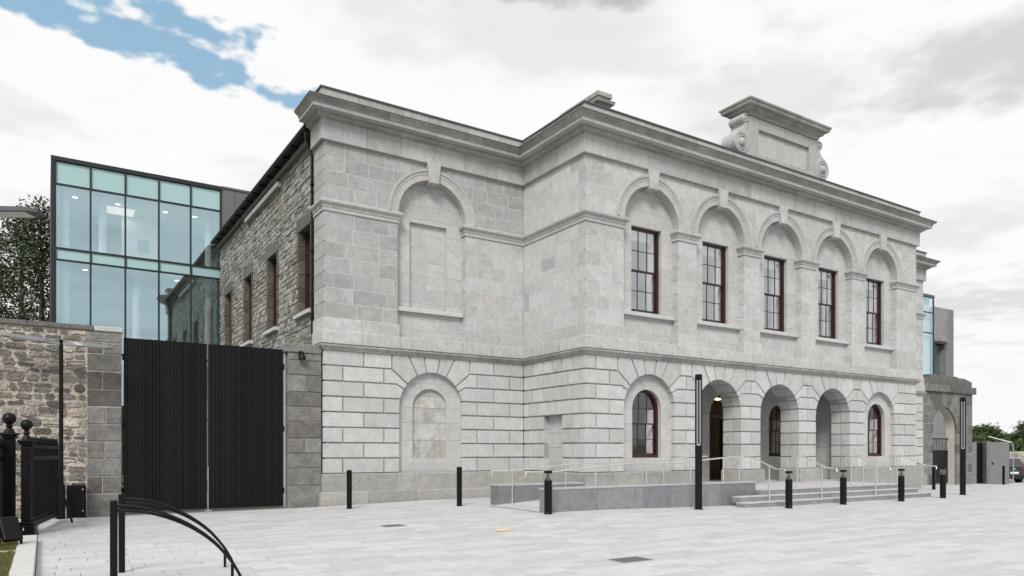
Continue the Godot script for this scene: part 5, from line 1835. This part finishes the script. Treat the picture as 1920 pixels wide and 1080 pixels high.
func left_corner() -> void:
	# double-headed street lamp before the yard wall
	var lp := Vector3(-13.42, 0.0, -2.9)
	var t := thing("street_lamp", "slim black lamp post with two flat heads before the rubble wall", "lamp post", lp)
	var b := MB.new()
	b.lathe([[0.085, -0.05], [0.085, 0.78], [0.08, 0.8], [0.05, 0.86], [0.048, 0.9], [0.042, 4.24], [0.0, 4.26]], Vector3.ZERO, 18)
	part(t, "pole", b, M.black)
	lamp_head(t, Vector3(0.03, 4.12, 0), 0.0, -0.02, 1.05, M.lumpale)
	lamp_head(t, Vector3(-0.03, 4.12, 0), PI, 0.1, 1.15, M.lumpale)
	# head of a nearer lamp that reaches into the picture at the left edge
	var n0 := seen(-8.1, 10.0)
	t = thing("street_lamp", "grey lamp head reaching in from the left edge above the trees", "lamp post", Vector3(n0.x, 0, n0.z), deg_to_rad(-32.7))
	b = MB.new()
	b.lathe([[0.1, -0.25], [0.1, 0.8], [0.06, 0.9], [0.05, 4.9], [0.0, 4.93]], Vector3.ZERO, 18)
	part(t, "pole", b, M.black)
	lamp_head(t, Vector3(0.03, 4.86, 0), 0.0, 0.0, 1.6, M.lumhead)
	# small black cabinet
	t = thing("utility_cabinet", "small black metal cabinet at the foot of the rubble wall", "cabinet", Vector3(-13.1, 0, -3.3))
	b = MB.new()
	b.cbox(Vector3(-0.2, -0.03, -0.14), Vector3(0.2, 0.78, 0.12), 0.01)
	part(t, "body", b, M.black)
	b = MB.new()
	b.cbox(Vector3(-0.175, 0.08, 0.115), Vector3(0.175, 0.75, 0.135), 0.006)
	part(t, "door", b, M.iron)
	b = MB.new()
	for q in [[0.13, 0.68], [0.13, 0.16]]: b.lathe([[0.018, 0.0], [0.018, 0.006], [0.0, 0.008]], Vector3.ZERO, 8, Transform3D(Basis(Vector3(1, 0, 0), Vector3(0, 0, 1), Vector3(0, -1, 0)), Vector3(q[0], q[1], 0.135)))
	part(t, "lock", b, M.galv)
	# cast-iron posts and open gates
	var posts := [[Vector3(-14.04, 0, 0.54), 2.22, 0.088, "black cast-iron gate post with ball finial beside the kerb end"], [Vector3(-14.33, 0, 0.1), 2.36, 0.1, "taller black cast-iron gate post with ball finial at the left edge"]]
	for q in posts:
		t = thing("iron_gate_post", q[3], "gate post", q[0], -0.15, "cast-iron gate posts")
		var h: float = q[1]
		var r: float = q[2]
		b = MB.new()
		b.cbox(Vector3(-r * 1.65, -0.05, -r * 1.65), Vector3(r * 1.65, 0.2, r * 1.65), 0.012)
		b.cbox(Vector3(-r * 1.25, 0.2, -r * 1.25), Vector3(r * 1.25, 0.26, r * 1.25), 0.02)
		part(t, "base", b, M.iron)
		b = MB.new()
		b.cbox(Vector3(-r * 0.95, 0.26, -r * 0.95), Vector3(r * 0.95, h - 0.5, r * 0.95), 0.02)
		b.cbox(Vector3(-r * 1.05, h - 0.72, -r * 1.05), Vector3(r * 1.05, h - 0.69, r * 1.05), 0.008)
		part(t, "shaft", b, M.iron)
		b = MB.new()
		b.cbox(Vector3(-r * 1.2, h - 0.5, -r * 1.2), Vector3(r * 1.2, h - 0.45, r * 1.2), 0.012)
		b.cbox(Vector3(-r * 1.5, h - 0.45, -r * 1.5), Vector3(r * 1.5, h - 0.4, r * 1.5), 0.012)
		part(t, "capital", b, M.iron)
		b = MB.new()
		var fp := [[r * 1.1, h - 0.4], [r * 0.7, h - 0.34], [r * 0.45, h - 0.3], [r * 0.65, h - 0.27], [r * 0.45, h - 0.24]]
		for i in 11:
			var a := -PI / 2 + 0.45 + (PI - 0.45) * i / 10.0
			fp.append([r * 1.18 * cos(a), h - r * 1.2 + r * 1.2 * sin(a)])
		b.lathe(fp, Vector3.ZERO, 20)
		part(t, "ball_finial", b, M.iron)
	iron_leaf("black iron gate leaf swung back against the rubble wall", Vector3(-13.97, 0, 0.35), Vector3(-13.5, 0, -2.45), 0.75)
	iron_leaf("black iron gate leaf leaving the picture at the left edge", Vector3(-14.42, 0, 0.25), Vector3(-15.25, 0, 2.9), 0.5)
	# floodlight on the lawn
	var fl := seen(-7.93, 11.5)
	t = thing("floodlight", "black ground floodlight tilted up on its bracket on the lawn", "floodlight", Vector3(fl.x, 0.09, fl.z), 0.5)
	b = MB.new()
	b.cbox(Vector3(-0.14, -0.2, -0.045), Vector3(0.14, 0.2, 0.045), 0.02, Transform3D(Basis(Vector3.RIGHT, -0.45), Vector3(0, 0.28, 0)))
	for k in 7: b.box(Vector3(-0.12 + k * 0.036, -0.15, -0.075), Vector3(-0.112 + k * 0.036, 0.15, -0.04), Transform3D(Basis(Vector3.RIGHT, -0.45), Vector3(0, 0.28, 0)))
	part(t, "head", b, M.black)
	b = MB.new()
	for x in [-0.16, 0.16]:
		b.box(Vector3(x - 0.008, 0.0, -0.03), Vector3(x + 0.008, 0.3, 0.03))
		b.box(Vector3(x - 0.03, -0.02, -0.1), Vector3(x + 0.03, 0.02, 0.1))
	b.box(Vector3(-0.16, 0.02, -0.03), Vector3(0.16, 0.035, 0.03))
	part(t, "bracket", b, M.black)
	b = MB.new()
	b.lathe([[0.028, 0.0], [0.028, 0.02], [0.0, 0.024]], Vector3.ZERO, 12, Transform3D(Basis(Vector3(0, -1, 0), Vector3(1, 0, 0), Vector3(0, 0, 1)), Vector3(0.168, 0.26, 0)))
	part(t, "pivot_bolt", b, M.galv)
	# kerb and lawn
	b = MB.new()
	b.box(Vector3(-14.12, -0.2, 1.9), Vector3(-13.86, 0.02, 17.0))
	var kerb := structure("kerb", b, M.bed)
	for i in 15:
		b = MB.new()
		b.cbox(Vector3(-14.12, -0.1, 1.9 + i * 1.0 + 0.002), Vector3(-13.86, 0.125, 1.9 + (i + 1) * 1.0 - 0.002), 0.012)
		part(kerb, "kerbstone", b, M.kerb)
	b = MB.new()
	b.box(Vector3(-24.0, -0.25, 1.95), Vector3(-14.125, 0.085, 26.0))
	structure("lawn", b, M.soil)
	b = MB.new()
	b.box(Vector3(-24.0, 0.0, 3.9), Vector3(-14.13, 0.1, 4.25))
	structure("garden_path", b, M.kerb)
	b = MB.new()
	b.box(Vector3(-24.0, -0.25, -3.4), Vector3(-14.13, 0.02, 1.94))
	structure("forecourt", b, M.tread)
	var blade := MB.new()
	for i in 5:
		var a := i * 1.3
		var d := Vector3(cos(a), 0, sin(a)) * 0.02
		blade.tri(d - Vector3(d.z, 0, -d.x) * 0.25, d + Vector3(d.z, 0, -d.x) * 0.25, d * 2.0 + Vector3(0, 0.05 + 0.012 * (i % 3), 0))
	var mm := MultiMesh.new()
	mm.transform_format = MultiMesh.TRANSFORM_3D
	mm.use_colors = true
	mm.mesh = blade.mesh()
	mm.mesh.surface_set_material(0, M.grass)
	mm.instance_count = 14000
	for i in mm.instance_count:
		var x := -14.14 - pow(rng.randf(), 1.3) * 3.0
		var z := rng.randf_range(2.0, 8.0)
		while z > 3.88 and z < 4.27: z = rng.randf_range(2.0, 8.0)
		mm.set_instance_transform(i, Transform3D(Basis(Vector3.UP, rng.randf() * TAU).scaled(Vector3.ONE * rng.randf_range(0.6, 1.3)), Vector3(x, 0.083, z)))
		var f := rng.randf_range(0.55, 1.35)
		var dry := rng.randf() * 0.8
		mm.set_instance_color(i, Color(f * (1 + dry), f * (1 + dry * 0.4), f))
	var g := MultiMeshInstance3D.new()
	g.name = "grass"
	g.multimesh = mm
	add_child(g)
	tag(g, "short patchy grass of the lawn at the left edge", "grass", "", "stuff")

func iron_leaf(label: String, a: Vector3, z: Vector3, strut_at: float) -> void:
	var t := thing("iron_gate_leaf", label, "gate", a, 0, "open iron gate leaves")
	var d := z - a
	var l := d.length()
	var u := d / l
	var bas := Transform3D(Basis(u, Vector3.UP, u.cross(Vector3.UP)), Vector3.ZERO)
	var b := MB.new()
	for y in [[0.12, 0.24], [1.42, 1.5], [1.66, 1.72]]: b.cbox(Vector3(0, y[0], -0.035), Vector3(l, y[1], 0.035), 0.01, bas)
	b.cbox(Vector3(0, 0.27, -0.028), Vector3(l, 0.31, 0.028), 0.008, bas)
	part(t, "rail", b, M.iron)
	b = MB.new()
	for x in [0.02, l - 0.04]: b.cbox(Vector3(x - 0.025, 0.06, -0.03), Vector3(x + 0.025, 1.76, 0.03), 0.006, bas)
	part(t, "stile", b, M.iron)
	var n := int(l / 0.075)
	for i in n:
		b = MB.new()
		var x := (i + 0.5) * l / n
		b.tube(PackedVector3Array([bas * Vector3(x, 0.2, 0), bas * Vector3(x, 1.74, 0)]), 0.014, 6)
		b.lathe([[0.013, 1.74], [0.024, 1.78], [0.016, 1.83], [0.0, 1.9]], bas * Vector3(x, 0, 0), 6)
		part(t, "bar", b, M.iron)
	b = MB.new()
	var top := u * (l * strut_at) + Vector3(0, 1.45, 0)
	var out := Vector3(u.z, 0, -u.x)
	if out.x < 0: out = -out
	b.tube(PackedVector3Array([top, u * (l * strut_at * 0.92) + out * 0.42 + Vector3(0, 0.02, 0)]), 0.022, 8)
	part(t, "strut", b, M.iron)

# ------------------------------------------------------------------ enclosure, car, wall and lamp at the far right
func far_right() -> void:
	var base := -0.36
	var e := thing("grey_enclosure", "dark grey rendered enclosure with a recessed black door beyond the gateway", "enclosure", seen(28.4, 43.0, base), deg_to_rad(-32.7))
	var b := MB.new()
	b.cbox(Vector3(-1.4, -0.4, -0.3), Vector3(-0.93, 2.5, 0.0), 0.015)
	part(e, "side_panel", b, M.concrete[2])
	b = MB.new()
	b.box(Vector3(-0.93, -0.4, -0.35), Vector3(-0.42, 2.48, -0.25))
	part(e, "door", b, M.black)
	b = MB.new()
	b.cbox(Vector3(-0.42, -0.4, -0.4), Vector3(-0.25, 2.55, 0.12), 0.01)
	part(e, "door_pier", b, M.concrete[0])
	b = MB.new()
	b.cbox(Vector3(-0.24, -0.4, -3.0), Vector3(0.88, 2.52, 0.1), 0.015)
	part(e, "wall_panel", b, M.concrete[1])
	b = MB.new()
	b.box(Vector3(0.88, -0.4, -3.0), Vector3(0.95, 2.5, 0.06))
	part(e, "end_panel", b, M.concrete[0])
	b = MB.new()
	b.lathe([[0.06, 0.0], [0.06, 0.03], [0.0, 0.035]], Vector3.ZERO, 10, Transform3D(Basis(Vector3(1, 0, 0), Vector3(0, 0, 1), Vector3(0, -1, 0)), Vector3(-0.07, 1.25, 0.1)))
	part(e, "lock", b, M.black)
	# curved boom lamp behind the enclosure
	var p0 := seen(31.0, 45.0, -0.45)
	var l := thing("boom_lamp", "thin pole bending into a long pale arm above the grey enclosure", "lamp post", p0, deg_to_rad(-32.7))
	b = MB.new()
	b.tube(PackedVector3Array([Vector3(0, -0.1, 0), Vector3(0, 2.2, 0), Vector3(-0.03, 2.5, 0), Vector3(-0.12, 2.62, 0)]), 0.03, 8)
	part(l, "pole", b, M.galv)
	b = MB.new()
	b.tube(PackedVector3Array([Vector3(-0.12, 2.62, 0), Vector3(-0.8, 2.78, 0), Vector3(-1.5, 2.98, 0)]), 0.028, 8)
	part(l, "arm", b, M.white)
	# parked car seen from behind
	var c := thing("parked_car", "dark grey estate car parked at the right edge, its rear towards the square", "car", seen(32.25, 46.7, -0.43), deg_to_rad(-32.7))
	var sec := [[0.0, 0.86, 0.32, 0.98, 1.02], [0.12, 0.92, 0.26, 1.04, 1.06], [0.9, 0.93, 0.24, 1.02, 1.02], [3.2, 0.93, 0.24, 0.98, 0.98], [4.3, 0.88, 0.28, 0.78, 0.8], [4.5, 0.8, 0.36, 0.62, 0.64]]
	b = MB.new()
	for i in sec.size() - 1:
		var q := []
		for k in [i, i + 1]:
			var s: Array = sec[k]
			q.append([Vector3(-s[1] * 0.95, s[2], -s[0]), Vector3(s[1] * 0.95, s[2], -s[0]), Vector3(s[1], 0.6, -s[0]), Vector3(s[1] * 0.93, s[3], -s[0]), Vector3(-s[1] * 0.93, s[3], -s[0]), Vector3(-s[1], 0.6, -s[0])])
		for k in 6: b.quad(q[0][k], q[1][k], q[1][(k + 1) % 6], q[0][(k + 1) % 6])
		if i == 0:
			for k in range(1, 5): b.tri(q[0][0], q[0][k], q[0][k + 1])
	part(c, "body", b, M.car)
	b = MB.new()
	var cab := [[0.02, 0.84, 1.0, 1.02], [0.42, 0.66, 1.52, 1.56], [0.7, 0.64, 1.6, 1.64], [2.2, 0.64, 1.58, 1.62], [3.1, 0.8, 1.02, 1.03]]
	for i in cab.size() - 1:
		var q := []
		for k in [i, i + 1]:
			var s: Array = cab[k]
			q.append([Vector3(-0.85, 0.98, -s[0]), Vector3(0.85, 0.98, -s[0]), Vector3(s[1], s[2], -s[0]), Vector3(s[1] * 0.9, s[3], -s[0]), Vector3(-s[1] * 0.9, s[3], -s[0]), Vector3(-s[1], s[2], -s[0])])
		for k in range(1, 6): b.quad(q[0][k], q[1][k], q[1][(k + 1) % 6], q[0][(k + 1) % 6])
	part(c, "cabin", b, M.car)
	b = MB.new()
	b.quad(Vector3(-0.68, 1.12, -0.1), Vector3(0.68, 1.12, -0.1), Vector3(0.56, 1.48, -0.37), Vector3(-0.56, 1.48, -0.37))
	part(c, "rear_window", b, M.darkglass)
	for s in [-1.0, 1.0]:
		b = MB.new()
		b.cbox(Vector3(s * 0.68 - 0.2, 0.84, -0.06), Vector3(s * 0.68 + 0.2, 0.99, 0.02), 0.02)
		part(c, "tail_light", b, M.tail)
		b = MB.new()
		b.cbox(Vector3(s * 0.7 - 0.14, 0.5, -0.05), Vector3(s * 0.7 + 0.14, 0.56, 0.03), 0.01)
		part(c, "reflector", b, M.tail)
		for wz in [-0.85, -3.5]:
			b = MB.new()
			b.lathe([[0.2, -0.1], [0.33, -0.1], [0.34, 0.0], [0.33, 0.1], [0.2, 0.1]], Vector3.ZERO, 20, Transform3D(Basis(Vector3(0, -1, 0), Vector3(1, 0, 0), Vector3(0, 0, 1)), Vector3(s * 0.84, 0.33, wz)))
			var wh := part(c, "wheel", b, M.tyre)
			b = MB.new()
			b.lathe([[0.0, 0.08], [0.2, 0.07]], Vector3.ZERO, 16, Transform3D(Basis(Vector3(0, -1, 0), Vector3(s, 0, 0), Vector3(0, 0, 1)), Vector3(s * 0.84, 0.33, wz)))
			part(wh, "rim", b, M.galv)
	b = MB.new()
	b.cbox(Vector3(-0.9, 0.3, -0.1), Vector3(0.9, 0.5, 0.05), 0.03)
	part(c, "bumper", b, M.tyre)
	b = MB.new()
	b.cbox(Vector3(-0.26, 0.6, 0.0), Vector3(0.26, 0.72, 0.02), 0.004)
	part(c, "number_plate", b, M.plate)
	b = MB.new()
	b.cbox(Vector3(-0.09, 0.88, 0.0), Vector3(0.09, 0.95, 0.02), 0.004)
	part(c, "badge", b, M.galv)
	# far rubble wall behind the car
	var w := thing("far_wall", "distant pale rubble wall behind the parked car", "wall", seen(36.0, 56.0, -0.75), deg_to_rad(-32.7))
	b = MB.new()
	b.box(Vector3(-4.0, -0.5, -0.5), Vector3(14.0, 2.35, -0.03))
	part(w, "mortar", b, M.fieldmortar)
	rubble(w, "wall_stone", Transform3D.IDENTITY, -1.0, 8.0, 0.2, 2.3, [], Vector2(0.28, 0.5), Vector2(0.3, 0.8), 0.08, 0.03, Vector2(-0.02, 0.02), func(): return any_of(M.rubble) if rng.randf() < 0.6 else any_of(M.fieldpale), func(u, _v): return u < 5.0, 120)

# ------------------------------------------------------------------ trees
func clump(seed_: int, n: int, size: float, droop: float, leaf: float) -> ArrayMesh:
	var r := RandomNumberGenerator.new()
	r.seed = seed_
	var b := MB.new()
	for i in n:
		var p := Vector3(r.randfn(), r.randfn() * 0.6, r.randfn()) * size * 0.42
		p.y -= droop * Vector2(p.x, p.z).length()
		var d := Vector3(r.randfn(), r.randfn() * 0.5 - droop, r.randfn()).normalized()
		var s := d.cross(Vector3(r.randfn(), r.randfn(), r.randfn())).normalized()
		var l := leaf * r.randf_range(0.7, 1.4)
		b.tri(p - d * l * 0.5, p + s * l * 0.28, p + d * l * 0.6)
		b.tri(p - d * l * 0.5, p + d * l * 0.6, p - s * l * 0.28)
	return b.mesh()

func tree(called: String, label: String, group: String, at: Vector3, h: float, rad: Callable, n: int, meshes: Array, m: Material, from: float, lean: float, sc: Vector2) -> void:
	var t := thing(called, label, "tree", at, 0, group)
	var b := MB.new()
	var tp := PackedVector3Array()
	for i in 7: tp.append(Vector3(sin(i * 1.7) * 0.06 * lean, h * 0.94 * i / 6.0 - 0.3, cos(i * 1.3) * 0.06 * lean))
	b.tube(tp, h * 0.018 + 0.05, 8, 0.02)
	for i in 16:
		var f := lerpf(from, 0.9, i / 15.0)
		var a := i * 2.4
		var rr: float = rad.call(f) * 0.85
		var o := Vector3(0, h * f, 0)
		b.tube(PackedVector3Array([o, o + Vector3(cos(a) * rr * 0.5, rr * 0.16, sin(a) * rr * 0.5), o + Vector3(cos(a) * rr, rr * 0.1, sin(a) * rr)]), 0.05 + 0.006 * h * (1 - f), 5, 0.012)
	part(t, "trunk", b, M.bark)
	var av := PackedVector3Array()
	var an := PackedVector3Array()
	var ac := PackedColorArray()
	var src := []
	for me in meshes:
		var arr: Array = me.surface_get_arrays(0)
		src.append([arr[Mesh.ARRAY_VERTEX], arr[Mesh.ARRAY_NORMAL]])
	for i in n:
		var f := lerpf(from, 1.0, rng.randf())
		var a := rng.randf() * TAU
		var lobes := 0.78 + 0.22 * sin(a * 3.0 + f * 9.0) + 0.14 * sin(a * 5.0 - f * 17.0)
		var rr: float = rad.call(f) * sqrt(rng.randf_range(0.1, 1.0)) * lobes
		var tf := Transform3D(Basis(Vector3.UP, rng.randf() * TAU).scaled(Vector3.ONE * rng.randf_range(sc.x, sc.y)), Vector3(cos(a) * rr, h * f + rng.randfn() * 0.1, sin(a) * rr))
		var g := rng.randf_range(0.6, 1.35)
		var col := Color(g * rng.randf_range(0.9, 1.15), g, g * rng.randf_range(0.8, 1.1))
		var s: Array = src[i % src.size()]
		av.append_array(tf * (s[0] as PackedVector3Array))
		an.append_array(Transform3D(tf.basis.orthonormalized(), Vector3.ZERO) * (s[1] as PackedVector3Array))
		for k in s[0].size(): ac.append(col)
	var arrs := []
	arrs.resize(Mesh.ARRAY_MAX)
	arrs[Mesh.ARRAY_VERTEX] = av
	arrs[Mesh.ARRAY_NORMAL] = an
	arrs[Mesh.ARRAY_COLOR] = ac
	var am := ArrayMesh.new()
	am.add_surface_from_arrays(Mesh.PRIMITIVE_TRIANGLES, arrs)
	part(t, "crown", am, m)

func trees() -> void:
	var con := [clump(1, 70, 1.15, 0.5, 0.17), clump(2, 64, 1.1, 0.4, 0.15), clump(3, 60, 1.0, 0.55, 0.18)]
	var cone := func(f: float) -> float: return 0.12 + 2.4 * pow(1.0 - f, 0.85)
	tree("conifer_tree", "dark green conifer with drooping sprays, its trunk showing, behind the yard wall", "conifers behind the yard wall", seen(-27.0, 40.0, -0.2), 15.2, cone, 125, con, M.conifer, 0.3, 1.0, Vector2(0.7, 1.2))
	tree("conifer_tree", "dark green conifer cut by the left edge of the picture", "conifers behind the yard wall", seen(-29.2, 41.0, -0.2), 14.6, cone, 115, con, M.conifer, 0.3, 1.0, Vector2(0.7, 1.2))
	tree("conifer_tree", "dark green conifer half hidden by the glazed extension", "conifers behind the yard wall", seen(-24.6, 38.0, -0.2), 15.0, func(f: float) -> float: return 0.2 + 1.5 * pow(1.0 - f, 0.7), 95, con, M.conifer, 0.3, 1.0, Vector2(0.7, 1.1))
	var br := [clump(11, 50, 1.3, 0.05, 0.3), clump(12, 50, 1.3, 0.05, 0.26)]
	var round_ := func(f: float) -> float: return 0.4 + 3.2 * sqrt(maxf(0.0, 1.0 - pow((f - 0.55) / 0.47, 2)))
	var list := [[66.2, 102.0, 6.8, 0.85, "rounded dark green tree on the skyline left of the boom lamp"], [70.5, 104.0, 5.7, 0.85, "broad mid-green tree on the skyline behind the boom lamp's pole"], [62.0, 98.0, 5.2, 0.8, "low green tree half hidden by the stone gateway"], [75.5, 108.0, 5.9, 0.9, "broad green tree on the skyline at the right edge"], [68.0, 96.0, 4.6, 0.75, "low bright green bush-like tree over the grey enclosure"], [73.0, 98.0, 4.9, 0.8, "low bushy tree above the distant rubble wall"], [79.0, 106.0, 5.8, 0.9, "green tree just beyond the right edge of the wall"]]
	for q in list:
		var p := seen(q[0], q[1], -2.0)
		tree("broadleaf_tree", q[4], "trees on the far skyline", p, q[2], func(f: float) -> float: return round_.call(f) * q[3], 420, br, M.leaf, 0.12, 1.0, Vector2(0.7, 1.15))
	tree("slender_tree", "thin open tree standing above the others at the right edge", "trees on the far skyline", seen(71.3, 101.5, -2.0), 7.5, func(f: float) -> float: return 0.35 + 0.9 * (1.0 - absf(f - 0.75) / 0.3) if f > 0.5 else 0.4, 90, br, M.leaf, 0.45, 1.5, Vector2(0.4, 0.75))
